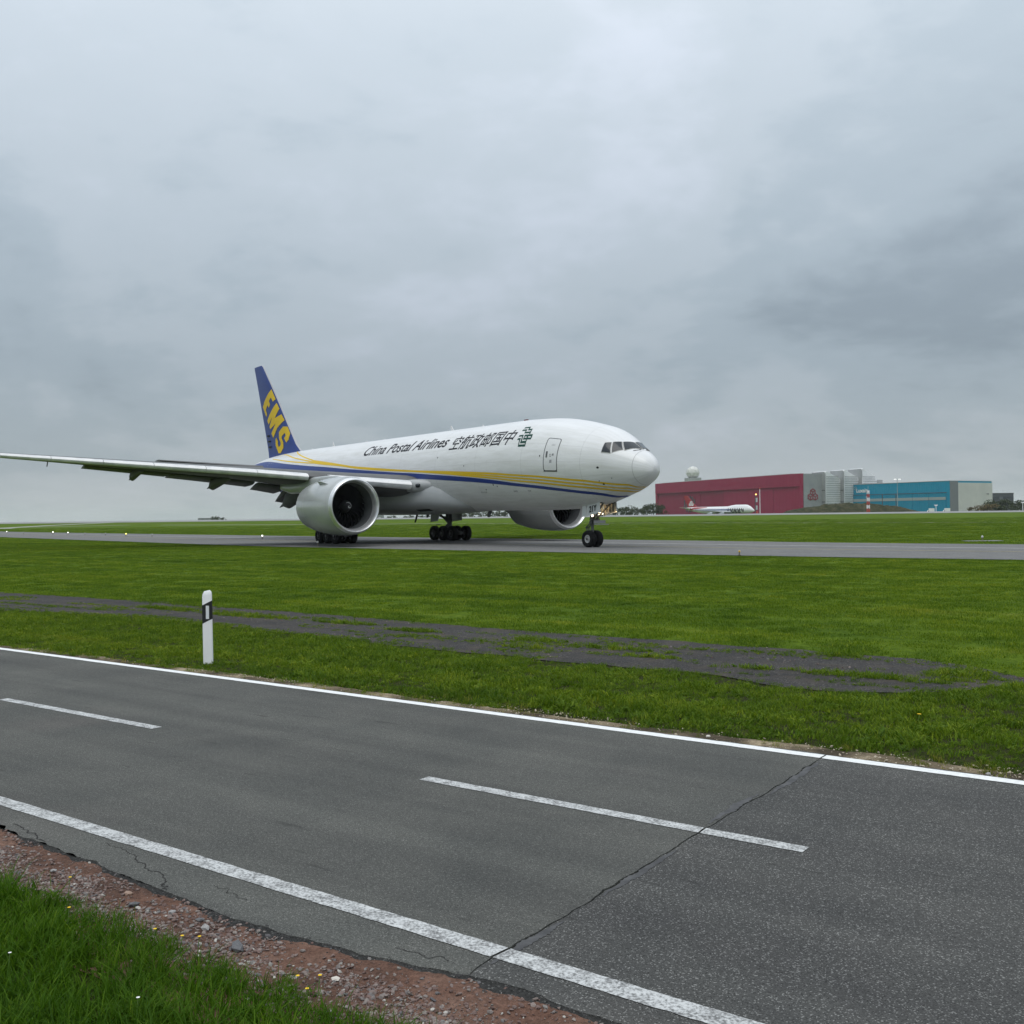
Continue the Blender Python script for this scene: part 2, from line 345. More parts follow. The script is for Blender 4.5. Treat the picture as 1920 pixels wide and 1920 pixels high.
line('centre_dash', -5.32, c2, 6.04, 0.115, M_line_near, road_a); line('centre_dash', c2, -2.26, 6.04, 0.115, M_line_near, road_b)
line('centre_dash', 1.17, 4.1, 6.04, 0.115, M_line_near, road_b)
# ---- bare soil along both road edges
m = pmat('verge_soil', rough=0.95, spec=0.1); t = m.node_tree; g = t.nodes.new('ShaderNodeNewGeometry'); p = g.outputs['Position']
f1 = noise(t, p, 1.6, 5, 0.65, 0.4); f2 = noise(t, p, 40, 5, 0.75); f3 = noise(t, p, 0.7, 3, 0.5)
c = ramp(t, f1, [(0.34, (0.100, 0.060, 0.046)), (0.5, (0.158, 0.088, 0.064)), (0.66, (0.20, 0.122, 0.092))])
c = mix(t, ramp(t, f3, [(0.62, 0.0), (0.72, 0.7)]), c, (0.30, 0.10, 0.055))
c = mix(t, 1.0, c, ramp(t, f2, [(0.3, 0.5), (0.5, 1.0), (0.72, 1.5)]), 'MULTIPLY')
lk(t, c, t.nodes['Principled BSDF'].inputs['Base Color']); bump(m, f2, 1.0, 0.02); M_soil = m
m = pmat('verge_sand', rough=0.95, spec=0.1); t = m.node_tree; g = t.nodes.new('ShaderNodeNewGeometry'); p = g.outputs['Position']
f1 = noise(t, p, 1.1, 4, 0.6, 0.3); f2 = noise(t, p, 34, 5, 0.75)
c = ramp(t, f1, [(0.40, (0.075, 0.060, 0.042)), (0.50, (0.17, 0.135, 0.09)), (0.62, (0.36, 0.295, 0.20))])
c = mix(t, 1.0, c, ramp(t, f2, [(0.3, 0.5), (0.5, 1.0), (0.72, 1.45)]), 'MULTIPLY')
lk(t, c, t.nodes['Principled BSDF'].inputs['Base Color']); bump(m, f2, 1.0, 0.02); M_sand = m
def strip(name, t0, t1, nt, n0, n1f, nk, zf, mat, label):
    T_ = np.linspace(t0, t1, nt); V = []; F = []
    for i, a in enumerate(T_):
        lo, hi = (n0(a) if callable(n0) else n0), (n1f(a) if callable(n1f) else n1f)
        for j in range(nk):
            q = lo+(hi-lo)*j/(nk-1); V.append(tn(a, q, zf(a, q)))
    for i in range(nt-1):
        for j in range(nk-1): F.append((i*nk+j, (i+1)*nk+j, (i+1)*nk+j+1, i*nk+j+1))
    return tag(np_mesh(name, V, F, mat, smooth=180), label, 'ground', kind='structure')
strip('gravel_verge', -16, 6, 420, 2.6, 3.66, 26, lambda a, q: GZ+0.001+0.022*float(fbm(a*7, q*7, 61))+0.010*float(fbm(a*30, q*30, 62)), M_soil, 'reddish bare soil and gravel strip along the broken road edge')
strip('sandy_verge', -40, 9, 420, 8.42, lambda a: 8.70+0.16*float(fbm(a*1.2, 3.0, 66)), 10, lambda a, q: GZ+0.004+0.026*float(fbm(a*6, q*6, 63))*min(1, (q-8.4)/0.3), M_sand, 'pale sandy soil strip between the road line and the grass')
# soil and thatch under the thick grass beside the road
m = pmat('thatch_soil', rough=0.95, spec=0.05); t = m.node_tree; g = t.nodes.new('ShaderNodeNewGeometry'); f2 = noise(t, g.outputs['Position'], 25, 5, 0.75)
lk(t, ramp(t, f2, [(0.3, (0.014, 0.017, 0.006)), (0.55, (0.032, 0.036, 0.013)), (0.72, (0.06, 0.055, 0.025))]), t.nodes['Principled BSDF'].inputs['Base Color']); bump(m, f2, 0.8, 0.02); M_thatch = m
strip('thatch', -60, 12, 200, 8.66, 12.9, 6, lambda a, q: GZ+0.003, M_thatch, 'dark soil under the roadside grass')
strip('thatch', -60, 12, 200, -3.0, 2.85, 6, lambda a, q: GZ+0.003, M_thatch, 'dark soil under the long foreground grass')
# crumbled, sloping lip of the near road edge; near-black colour paints its shadow band
M_lip = asphalt('crumbled_asphalt_shadow', (0.030, 0.030, 0.029), (0.10, 0.10, 0.095), 120, 0.90, (0.04, 0.034, 0.03))
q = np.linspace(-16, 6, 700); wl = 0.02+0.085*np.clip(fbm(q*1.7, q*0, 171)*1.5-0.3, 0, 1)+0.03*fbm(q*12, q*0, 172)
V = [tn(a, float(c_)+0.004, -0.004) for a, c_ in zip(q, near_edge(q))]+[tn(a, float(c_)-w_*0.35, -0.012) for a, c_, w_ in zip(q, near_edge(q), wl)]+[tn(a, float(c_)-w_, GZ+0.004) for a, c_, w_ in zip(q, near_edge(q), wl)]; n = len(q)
np_mesh('crumbled_shadow_edge', V, [(k_*n+i, k_*n+i+1, (k_+1)*n+i+1, (k_+1)*n+i) for k_ in (0, 1) for i in range(n-1)], M_lip, road_a)
# ---- broken old pavement
t_o = np.linspace(-46, 6.5, 300)
o_near = np.interp(t_o, [-46, -24.3, -21.5, -19.6, -16.5, -14, -12.1, -9.7, -8.1, -6.9, -5.7, -4.5, -3.8, -3.2, -2.8, -2.4, 6.5], [12.5, 12.45, 12.75, 13.2, 12.95, 12.6, 12.5, 12.35, 12.2, 12.3, 12.3, 11.95, 12.0, 12.35, 12.8, 13.6, 13.75])
o_far = np.interp(t_o, [-46, -29.9, -22.5, -16.4, -11.8, -8.3, -5.7, -4, -3.1, -2.4, 6.5], [15.3, 15.3, 15.6, 15.3, 14.95, 14.9, 15.0, 14.85, 14.45, 13.8, 13.8])
o_near = o_near-0.22+0.35*(fbm(t_o*1.1, t_o*0, 71)-0.5)+0.15*(fbm(t_o*5, t_o*0, 72)-0.5); o_far = o_far+0.3*(fbm(t_o*0.9, t_o*0, 73)-0.5)+0.12*(fbm(t_o*5, t_o*0, 74)-0.5)
V = [tn(a, c, -0.014) for a, c in zip(t_o, o_near)]+[tn(a, c, -0.014) for a, c in zip(t_o, o_far)]; n = len(t_o)
tag(np_mesh('old_pavement', V, [(i, i+1, n+i+1, n+i) for i in range(n-1)], M_old), 'broken dark old asphalt strip with grass growing through it', 'pavement', kind='structure')
# ---- taxiway
def ribbon_xy(name, near, far, z, mat, label, kind='structure', parent=None, zf=None):
    def dens(P, n=160):
        P = np.array(P, float); d = np.concatenate([[0], np.cumsum(np.linalg.norm(np.diff(P, axis=0), axis=1))]); d /= d[-1]
        u = np.linspace(0, 1, n); Q = np.stack([np.interp(u, d, P[:, k]) for k in (0, 1)], 1)
        for _ in range(6): Q[1:-1] = (Q[:-2]+2*Q[1:-1]+Q[2:])/4
        return Q
    A, B = dens(near), dens(far); K = 5; V = []; F = []
    for i in range(len(A)):
        for j in range(K):
            q = A[i]+(B[i]-A[i])*j/(K-1); V.append((q[0], q[1], z if zf is None else float(zf(q[0], q[1]))))
    for i in range(len(A)-1):
        for j in range(K-1): F.append((i*K+j, (i+1)*K+j, (i+1)*K+j+1, i*K+j+1))
    o = np_mesh(name, V, F, mat, parent, smooth=180)
    return tag(o, label, 'pavement', kind=kind) if parent is None else o
TXN = [(-190, 290), (-120, 202), (-70.7, 141.4), (-41.9, 105.7), (-19.5, 77.8), (-3.0, 62.3), (8.2, 52.6), (14.5, 46.9), (21.2, 42.2), (60, 13.5)]
TXF = [(-190, 318), (-150, 270), (-110.6, 221.2), (-67.3, 169.8), (-32.3, 129), (-4.6, 98), (12.6, 80.7), (21.4, 69.5), (30.4, 61.2), (72, 30.5)]
taxi = ribbon_xy('taxiway', TXN, TXF, 0.0, M_taxi, 'grey asphalt taxiway curving across the grass under the freighter', zf=lambda x, y: terrain(x, y)+0.03)
M_taxiline = grime(pmat('taxi_paint', (0.5, 0.5, 0.48), 0.7), (0.42, 0.42, 0.41), (0.6, 0.6, 0.57), 3)
A_ = np.array(TXN, float); B_ = np.array(TXF, float)
def between(k): return [tuple(a+(b-a)*k) for a, b in zip(A_, B_)]
ribbon_xy('edge_line', between(0.655), between(0.668), 0, M_taxiline, None, parent=taxi, zf=lambda x, y: terrain(x, y)+0.036)
M_yel = grime(pmat('taxi_yellow', (0.45, 0.36, 0.10), 0.7), (0.40, 0.33, 0.11), (0.5, 0.4, 0.12), 3)
ribbon_xy('centre_line', between(0.42), between(0.427), 0, M_yel, None, parent=taxi, zf=lambda x, y: terrain(x, y)+0.036)
# ---- far runway on the crest and thin service paths
M_conc = grime(pmat('runway_concrete', (0.26, 0.26, 0.255), 0.95, spec=0.1), (0.23, 0.235, 0.23), (0.30, 0.30, 0.295), 0.08)
ribbon_xy('runway', [(-700, 362), (0, 352), (700, 342)], [(-700, 446), (0, 446), (700, 446)], 0, M_conc, 'pale concrete runway along the crest of the airfield', zf=lambda x, y: terrain(x, y)+0.04)
M_path = pmat('path_gravel', (0.26, 0.27, 0.22), 0.9)
def path(P, w, label):
    P = np.array(P, float); T = np.gradient(P, axis=0); T /= np.linalg.norm(T, axis=1)[:, None]; Nn = np.stack([-T[:, 1], T[:, 0]], 1)
    ribbon_xy('path', P+Nn*w/2, P-Nn*w/2, 0, M_path, label, zf=lambda x, y: terrain(x, y)+0.02)
path([(150, 120), (87, 178), (34, 235), (-20, 262), (-64, 276), (-100, 292)], 2.6, 'thin pale service path crossing the far grass')
path([(-131, 262), (-136, 276), (-139, 305), (-140, 380)], 5.0, 'pale service track leading straight up to the runway')
path([(-150, 270), (-132, 282), (-112, 300)], 3.0, 'short pale track joining the service track')

# ================================================================== GRASS, GRAVEL, SMALL PLANTS
def blade_tuft(name, nb, spread, h0, h1, w, lean, mat, seed):
    r = np.random.default_rng(seed); V = []; F = []; tone = []
    for k in range(nb):
        a = r.uniform(0, 2*math.pi); d = spread*math.sqrt(r.uniform()); bx, by = d*math.cos(a), d*math.sin(a)
        h = r.uniform(h0, h1); la = r.uniform(0, 2*math.pi); ln = h*lean*r.uniform(0.2, 1.0); ww = w*r.uniform(0.7, 1.3)
        wx, wy = -math.sin(la+r.normal(0, 0.6))*ww/2, math.cos(la+r.normal(0, 0.6))*ww/2; tn_ = r.uniform()
        i = len(V)
        for u, wf in ((0, 1.0), (0.45, 0.85), (0.8, 0.5)):
            cx_, cy_, cz = bx+math.cos(la)*ln*u*u, by+math.sin(la)*ln*u*u, h*u*(1-0.15*u*lean)
            V += [(cx_-wx*wf, cy_-wy*wf, cz), (cx_+wx*wf, cy_+wy*wf, cz)]
        V.append((bx+math.cos(la)*ln, by+math.sin(la)*ln, h*(1-0.2*lean)))
        F += [(i, i+1, i+3, i+2), (i+2, i+3, i+5, i+4), (i+4, i+5, i+6)]; tone += [tn_]*7
    me = bpy.data.meshes.new(name); me.from_pydata(V, [], F); me.materials.append(mat)
    at = me.attributes.new('tone', 'FLOAT', 'POINT'); at.data.foreach_set('value', tone)
    return bpy.data.objects.new(name, me)
def src(name, objs):
    c = bpy.data.collections.new(name)
    for o in objs: c.objects.link(o)
    return c
def scatter_group(c):
    g = bpy.data.node_groups.new('scatter_'+c.name, 'GeometryNodeTree')
    g.interface.new_socket('Geometry', in_out='INPUT', socket_type='NodeSocketGeometry'); g.interface.new_socket('Geometry', in_out='OUTPUT', socket_type='NodeSocketGeometry')
    gi = g.nodes.new('NodeGroupInput'); go = g.nodes.new('NodeGroupOutput'); ip = g.nodes.new('GeometryNodeInstanceOnPoints')
    ci = g.nodes.new('GeometryNodeCollectionInfo'); ci.inputs['Collection'].default_value = c; ci.inputs['Separate Children'].default_value = True; ci.inputs['Reset Children'].default_value = True
    def na(n, ty):
        q = g.nodes.new('GeometryNodeInputNamedAttribute'); q.data_type = ty; q.inputs['Name'].default_value = n; return q.outputs['Attribute']
    lk(g, gi.outputs[0], ip.inputs['Points']); lk(g, ci.outputs[0], ip.inputs['Instance']); ip.inputs['Pick Instance'].default_value = True
    lk(g, na('idx', 'INT'), ip.inputs['Instance Index']); lk(g, na('scl', 'FLOAT_VECTOR'), ip.inputs['Scale'])
    er = g.nodes.new('FunctionNodeEulerToRotation'); lk(g, na('rot', 'FLOAT_VECTOR'), er.inputs[0]); lk(g, er.outputs[0], ip.inputs['Rotation'])
    lk(g, ip.outputs[0], go.inputs[0]); return g
GROUPS = {}
def scatter(name, P, c, scl, label, cat, tilt=0.15, rot=None):
    P = np.asarray(P, float); n = len(P); me = bpy.data.meshes.new(name); me.vertices.add(n); me.vertices.foreach_set('co', P.astype(np.float32).ravel())
    k = len(c.objects)
    a = me.attributes.new('idx', 'INT', 'POINT'); a.data.foreach_set('value', rng.integers(0, k, n).astype(np.int32))
    s = np.asarray(scl, float); s = np.repeat(s[:, None], 3, 1) if s.ndim == 1 else s
    a = me.attributes.new('scl', 'FLOAT_VECTOR', 'POINT'); a.data.foreach_set('vector', s.astype(np.float32).ravel())
    if rot is None: rot = np.stack([rng.normal(0, tilt, n), rng.normal(0, tilt, n), rng.uniform(0, 2*math.pi, n)], 1)
    a = me.attributes.new('rot', 'FLOAT_VECTOR', 'POINT'); a.data.foreach_set('vector', rot.astype(np.float32).ravel())
    o = link(name, me); md = o.modifiers.new('scatter', 'NODES')
    if c.name not in GROUPS: GROUPS[c.name] = scatter_group(c)
    md.node_group = GROUPS[c.name]; return tag(o, label, cat, kind='stuff')
def in_view(X, Y, margin=0.12):
    k = np.abs(X)/np.maximum(Y, 0.3); return (Y > 0.8) & (k < 0.5+margin)
S_long = src('long_tufts', [blade_tuft('long_tuft', 26, 0.05, 0.055, 0.15, 0.0052, 0.8, M_blade_long, 100+i) for i in range(7)]+[blade_tuft('broad_weed', 12, 0.035, 0.05, 0.11, 0.017, 1.5, M_blade_long, 130+i) for i in range(1)]+[blade_tuft('tall_tuft', 9, 0.04, 0.12, 0.21, 0.0055, 1.0, M_blade_long, 140+i) for i in range(1)])
S_lawn = src('lawn_tufts', [blade_tuft('lawn_tuft', 36, 0.085, 0.025, 0.065, 0.0055, 0.9, M_blade, 200+i) for i in range(6)]+[blade_tuft('weed_rosette', 14, 0.04, 0.03, 0.055, 0.018, 1.6, M_blade, 230+i) for i in range(2)])
S_patch = src('lawn_patches', [blade_tuft('lawn_patch', 130, 0.34, 0.025, 0.062, 0.010, 0.9, M_blade, 300+i) for i in range(5)])
S_far = src('far_patches', [blade_tuft('far_patch', 150, 0.95, 0.03, 0.07, 0.026, 0.9, M_blade, 400+i) for i in range(5)])
S_dry = src('dry_tufts', [blade_tuft('dry_tuft', 26, 0.06, 0.04, 0.11, 0.0045, 1.0, M_blade_dry, 500+i) for i in range(4)])
def cand(t0, t1, n0, n1_, dens):
    k = int((t1-t0)*(n1_-n0)*dens); t_ = rng.uniform(t0, t1, k); n_ = rng.uniform(n0, n1_, k)
    X, Y, _ = tn(t_, n_); ok = in_view(X, Y); return t_[ok], n_[ok], X[ok], Y[ok]
# foreground: long grass
t_, n_, X, Y = cand(-12, 2, -1.0, 3.35, 420)
edge = 3.09+0.20*(fbm(t_*1.6, t_*0, 81)-0.5)+0.12*(fbm(t_*6, t_*0, 82)-0.5)-0.03
soft = np.clip((edge-n_)/0.10, 0, 1)
ok = rng.uniform(size=len(t_)) < soft
t_, n_, X, Y = t_[ok], n_[ok], X[ok], Y[ok]
hgt = (0.70+0.85*fbm(X*1.1, Y*1.1, 83))*np.clip(0.55+(3.1-n_)*1.2, 0.5, 1.0)
scatter('long_grass', np.stack([X, Y, np.full_like(X, GZ-0.01)], 1), S_long, hgt, 'long lush green grass in front of the gravel strip', 'grass', 0.2)
# verge lawn between road and old pavement
t_, n_, X, Y = cand(-34, 7, 8.5, 13.9, 165)
far_lim = np.interp(t_, t_o, o_near)+0.02+0.16*fbm(t_*2.0, t_*0+3, 88)
e = n_-8.47-0.20*fbm(t_*1.3, t_*0, 84)-0.08*fbm(t_*7, t_*0, 85)
bare = np.exp(-((t_+5.95)/0.75)**2-((n_-8.75)/0.18)**2)+np.exp(-((t_+2.55)/0.6)**2-((n_-8.66)/0.14)**2)+0.9*np.exp(-((t_+3.9)/0.6)**2-((n_-8.7)/0.13)**2)+0.7*np.exp(-((t_+10.4)/0.8)**2-((n_-8.7)/0.12)**2)
pr = np.clip(e/0.16+0.12, 0, 1)*(1-np.clip(bare*1.4, 0, 1))*(n_ < far_lim)
ok = rng.uniform(size=len(t_)) < pr; t_, n_, X, Y = t_[ok], n_[ok], X[ok], Y[ok]
hh = 0.45+1.5*fbm(X*1.5, Y*1.5, 86)*(0.5+vnoise(X*5, Y*5, 89)); hh *= np.clip(0.55+(n_-8.6)*0.8, 0.5, 1.0)*np.clip(0.6+(far_lim[ok]-n_)*0.5, 0.6, 1.0)
scatter('verge_grass', np.stack([X, Y, np.full_like(X, GZ-0.005)], 1), S_lawn, hh, 'short bright grass strip between the road and the broken old pavement', 'grass', 0.25)
# dry bleached tufts by the road line
t_, n_, X, Y = cand(-16, 3, 8.55, 8.98, 60)
pr = 0.16+0.95*((t_ > -2.5) & (n_ > 8.62))*np.clip(fbm(t_*1.5, t_*0, 87)*1.6-0.1, 0, 1)+0.5*np.exp(-((t_+7)/1.2)**2)
ok = rng.uniform(size=len(t_)) < pr
scatter('dry_grass', np.stack([X[ok], Y[ok], np.full(ok.sum(), GZ-0.005)], 1), S_dry, rng.uniform(0.55, 1.0, ok.sum()), 'bleached dry grass fringe beside the white road line', 'grass', 0.35)
# grass breaking through the old pavement
t_, n_, X, Y = cand(-40, 6, 12.2, 15.7, 190)
lo, hi = np.interp(t_, t_o, o_near), np.interp(t_, t_o, o_far)
clump = fbm(t_*0.55, n_*2.6, 91, 3); rows = np.exp(-((n_-(lo+hi)/2-0.25*np.sin(t_*0.7))/0.20)**2)*(fbm(t_*0.5, t_*0, 92) > 0.47)
spots = np.zeros_like(t_)
for a, b_, ra, rb in ((-3.05, 13.55, .38, .55), (-1.75, 13.75, .45, .16), (-1.6, 13.1, .5, .14), (-0.7, 13.5, .35, .16), (-4.0, 12.9, 1.0, .18), (-8.2, 13.6, .9, .14), (-9.7, 13.85, .55, .2), (-7.2, 13.1, .35, .12), (-9.3, 13.0, .5, .13), (-5.6, 12.8, .45, .12), (-4.9, 14.6, .35, .1), (-12.5, 13.9, .7, .14), (-14.5, 14.2, .9, .16), (-17.5, 14.2, 1.4, .2), (-20.5, 14.4, 1.2, .2), (-0.2, 12.9, 1.2, .4), (1.5, 13.6, 1.4, .5)):
    spots = np.maximum(spots, np.exp(-(((t_-a)/ra)**2+((n_-b_)/rb)**2)**1.5))
p_ = np.clip((clump-0.60)*12, 0, 1.0)+0.10*rows+1.6*spots+np.clip(1-(n_-lo)/0.22, 0, 1)*0.9+np.clip(1-(hi-n_)/0.10, 0, 1)*0.6
ok = (rng.uniform(size=len(t_)) < p_*(0.35+0.9*fbm(t_*3, n_*5, 93))) & (n_ > lo-0.15) & (n_ < hi+0.1)
scatter('pavement_grass', np.stack([X[ok], Y[ok], np.full(ok.sum(), -0.018)], 1), S_lawn, rng.uniform(0.5, 1.0, ok.sum())*(0.8+0.9*spots[ok]), 'grass clumps growing through the broken old pavement', 'grass', 0.3)
# field up to the taxiway
def taxi_side(X, Y):
    tt = (X*RC+Y*RS); nn_ = (-RS*X+RC*Y)
    a = np.array([to_tn(*p) for p in TXN]); b_ = np.array([to_tn(*p) for p in TXF])
    return nn_, np.interp(tt, a[:, 0], a[:, 1]), np.interp(tt, b_[:, 0], b_[:, 1])
t_, n_, X, Y = cand(-150, 14, 14.3, 60, 9.0)
nn_, lim, _ = taxi_side(X, Y); ok = (nn_ < lim-0.15) & (n_ > np.interp(t_, t_o, o_far)-0.02) & (rng.uniform(size=len(t_)) < np.clip(34/np.maximum(Y, 1), 0.18, 1.0))
t_, n_, X, Y = t_[ok], n_[ok], X[ok], Y[ok]
scatter('field_grass', np.stack([X, Y, np.full_like(X, GZ-0.004)], 1), S_patch, np.stack([1+0*X, 1+0*X, 0.6+0.9*fbm(X*0.5, Y*0.5, 95)], 1), 'mown grass field between the old pavement and the taxiway', 'grass', 0.05)
k = 60000; X = rng.uniform(-150, 150, k); Y = rng.uniform(45, 260, k); nn_, l0, l1 = taxi_side(X, Y)
ok = in_view(X, Y) & ((nn_ > l1+0.9) | (nn_ < l0-0.9)) & ((nn_ > l1) | (Y > 70)) & (rng.uniform(size=k) < np.clip(100/Y, 0.25, 1))
X, Y = X[ok], Y[ok]
scatter('far_field_grass', np.stack([X, Y, terrain(X, Y)-0.004], 1), S_far, np.stack([1+0*X, 1+0*X, 0.6+1.0*fbm(X*0.25, Y*0.25, 96)], 1), 'mown grass beyond the taxiway', 'grass', 0.02)
# ---- gravel
def rock(name, seed, mat):
    b = bmesh.new(); bmesh.ops.create_icosphere(b, subdivisions=1, radius=0.5); r = np.random.default_rng(seed)
    sx, sy, sz = r.uniform(0.8, 1.25), r.uniform(0.6, 0.95), r.uniform(0.35, 0.6)
    for v in b.verts: k_ = r.uniform(0.72, 1.15); v.co = Vector((v.co.x*sx*k_, v.co.y*sy*k_, v.co.z*sz*k_))
    me = bpy.data.meshes.new(name); b.to_mesh(me); b.free(); me.materials.append(mat); return bpy.data.objects.new(name, me)
m = pmat('stones', rough=0.85, spec=0.3); t = m.node_tree; oi = t.nodes.new('ShaderNodeObjectInfo'); g = t.nodes.new('ShaderNodeNewGeometry')
c = ramp(t, oi.outputs['Random'], [(0.0, (0.11, 0.07, 0.06)), (0.3, (0.17, 0.115, 0.10)), (0.55, (0.20, 0.155, 0.14)), (0.75, (0.24, 0.205, 0.185)), (0.9, (0.10, 0.095, 0.10)), (0.975, (0.30, 0.28, 0.25)), (1.0, (0.52, 0.50, 0.46))])
c = mix(t, 1.0, c, ramp(t, noise(t, g.outputs['Position'], 60, 4, 0.7), [(0.3, 0.7), (0.7, 1.25)]), 'MULTIPLY')
lk(t, c, t.nodes['Principled BSDF'].inputs['Base Color']); M_stone = m
S_rock = src('gravel_stones', [rock('stone', 600+i, M_stone) for i in range(9)])
k = 150000; t_ = rng.uniform(-11, 3, k); n_ = rng.uniform(2.75, 3.6, k); X, Y, _ = tn(t_, n_); ne = near_edge(t_)
pr = np.clip(1.25-np.abs(n_-3.10)/0.27, 0.16, 1)*np.clip(fbm(t_*2.2, n_*4, 97)*2.0-0.3, 0.15, 1); ok = in_view(X, Y) & (rng.uniform(size=k) < pr) & (n_ < ne-0.005)
X, Y = X[ok], Y[ok]; sz = 0.005+0.030*rng.uniform(size=len(X))**4.0
zz = GZ+0.006+0.022*fbm(t_[ok]*7, n_[ok]*7, 61)
scatter('gravel', np.stack([X, Y, zz+sz*0.12], 1), S_rock, sz, 'loose reddish grey gravel between the long grass and the road edge', 'gravel', 0.35)
# crumbs of asphalt along the broken road edge
m3 = grime(pmat('asphalt_crumbs', (0.03, 0.03, 0.03), 0.9), (0.022, 0.022, 0.023), (0.06, 0.058, 0.055), 12)
S_crumb = src('asphalt_crumb_stones', [rock('crumb', 640+i_, m3) for i_ in range(5)]); k = 16000; t_ = rng.uniform(-11, 3, k); off = np.abs(rng.normal(0, 0.035, k)); n_ = near_edge(t_)-off+0.012; X, Y, _ = tn(t_, n_)
ok = in_view(X, Y) & (rng.uniform(size=k) < np.clip(fbm(t_*2.5, t_*0, 99)*3.2-1.1, 0.05, 1)); sz = 0.006+0.022*rng.uniform(size=ok.sum())**2.5
scatter('asphalt_crumbs', np.stack([X[ok], Y[ok], GZ+0.014+np.clip(0.03-off[ok], 0, 0.03)*0.4], 1), S_crumb, sz, 'dark crumbs broken off along the near road edge', 'rubble', 0.4)
k = 5200; t_ = rng.uniform(-24, 5, k); n_ = rng.uniform(8.52, 8.92, k); X, Y, _ = tn(t_, n_)
pr = 0.10+np.clip(np.exp(-((t_+5.95)/0.8)**2)+np.exp(-((t_+2.4)/0.8)**2)+0.8*np.exp(-((t_+10.4)/0.8)**2)+0.6*(t_ > -1.8), 0, 1); ok = in_view(X, Y) & (rng.uniform(size=k) < pr)
m2 = pmat('pale_stones', rough=0.85); grime(m2, (0.34, 0.28, 0.20), (0.52, 0.46, 0.36), 8, coord='Generated')
S_rock2 = src('pale_gravel_stones', [rock('pale_stone', 620+i, m2) for i in range(5)]); sz = 0.008+0.026*rng.power(0.35, ok.sum())
scatter('pale_gravel', np.stack([X[ok], Y[ok], np.full(ok.sum(), GZ+0.020)], 1), S_rock2, sz, 'pale chippings on the sandy strip beside the road line', 'gravel', 0.3)
k = 9000; t_ = rng.uniform(-24, 5, k); n_ = rng.uniform(12.3, 15, k); X, Y, _ = tn(t_, n_); pr = np.clip(fbm(t_*0.9, n_*1.6, 98)*5-2.9, 0.015, 0.6)
lo, hi = np.interp(t_, t_o, o_near), np.interp(t_, t_o, o_far); ok = in_view(X, Y) & (rng.uniform(size=k) < pr) & (n_ > lo) & (n_ < hi)
scatter('pavement_chippings', np.stack([X[ok], Y[ok], np.full(ok.sum(), -0.008)], 1), S_rock, 0.012+0.028*rng.power(0.4, ok.sum()), 'loose stone chippings lying on the broken old pavement', 'gravel', 0.3)
# a few stones large enough to pick out
M_bigs = [grime(pmat('big_stone_'+n, c1), c1, c2, 14) for n, c1, c2 in (('grey', (0.24, 0.235, 0.23), (0.33, 0.32, 0.31)), ('brown', (0.24, 0.15, 0.11), (0.33, 0.23, 0.17)), ('pale', (0.50, 0.47, 0.41), (0.62, 0.58, 0.52)), ('dark', (0.07, 0.07, 0.075), (0.12, 0.12, 0.125)))]
for t0, n0, s, mi, lab in ((-4.62, 3.25, .055, 0, 'flat grey stone lying on the gravel strip by the road'), (-4.30, 3.22, .065, 0, 'upright grey stone on the gravel strip beside the road edge'), (-4.42, 3.27, .055, 3, 'dark stone leaning on grey stone in the gravel strip'), (-5.05, 3.28, .05, 1, 'brown angular stone on the gravel strip'), (-5.75, 3.24, .055, 0, 'grey stone at the red soil end of the gravel strip'), (-3.98, 3.16, .10, 3, 'flat dark slate piece in gravel beside the grass'), (-4.88, 3.20, .055, 3, 'dark wet looking stone with pale neighbour in the gravel'), (-3.35, 3.20, .05, 2, 'pale stone in gravel below the road crack'), (-4.15, 8.66, .06, 2, 'whitish stone on brown soil beside the far road line'), (-1.25, 8.60, .085, 2, 'pale yellowish stone lying against the far road line'), (-1.75, 8.58, .06, 0, 'small grey stone touching the far road line')):
    o = rock('stone', int(abs(t0*977)), M_bigs[mi]); col.objects.link(o); p3 = tn(t0, n0); o.location = (p3[0], p3[1], GZ+0.020+s*0.12); o.scale = (s, s, s); o.rotation_euler = (0.1, 0.15, t0*5); tag(o, lab, 'stone')
# ---- small flowers
M_dand = pmat('dandelion_yellow', (0.75, 0.50, 0.01), 0.7); M_daisy = pmat('daisy_white', (0.8, 0.8, 0.78), 0.7); M_stem = pmat('flower_stem', (0.10, 0.17, 0.04), 0.6)
def flower(X, Y, h, r, mat, name, label, grp):
    th = thing(name, label, 'flower', (X, Y, GZ), 0, grp)
    MB().tube((0, 0, 0), (0.012, 0.006, h), 0.0022, 0.0018, 6).build('stem', M_stem, th)
    b = MB(); n = 14
    b.lathe([(0, 0.0005), (r*0.25, r*0.45), (r*0.35, r*0.3), (r*0.42, 0.0005)], (0.012, 0.006, h), 'z', 10)
    for i in range(n):
        a = 2*math.pi*i/n; d = Vector((math.cos(a), math.sin(a), 0)); s_ = Vector((-d.y, d.x, 0)); o0 = Vector((0.012, 0.006, h+r*0.15))
        b.add([o0+s_*r*0.12, o0-s_*r*0.12, o0+d*r-s_*r*0.2+Vector((0, 0, r*0.22)), o0+d*r*1.08+Vector((0, 0, r*0.16)), o0+d*r+s_*r*0.2+Vector((0, 0, r*0.22))], [(0, 1, 2, 3, 4)])
    b.build('flower_head', mat, th)
for X, Y, h in ((-2.24, 5.10, .15), (-2.46, 5.62, .12), (-1.75, 4.92, .11), (-1.50, 4.80, .12), (-1.60, 4.86, .10), (-0.96, 4.42, .10), (-0.86, 4.40, .11), (-0.90, 4.32, .09)):
    flower(X, Y, h, 0.008, M_dand, 'dandelion', 'small yellow dandelion flower at the edge of the long grass', 'yellow dandelions in the long grass')
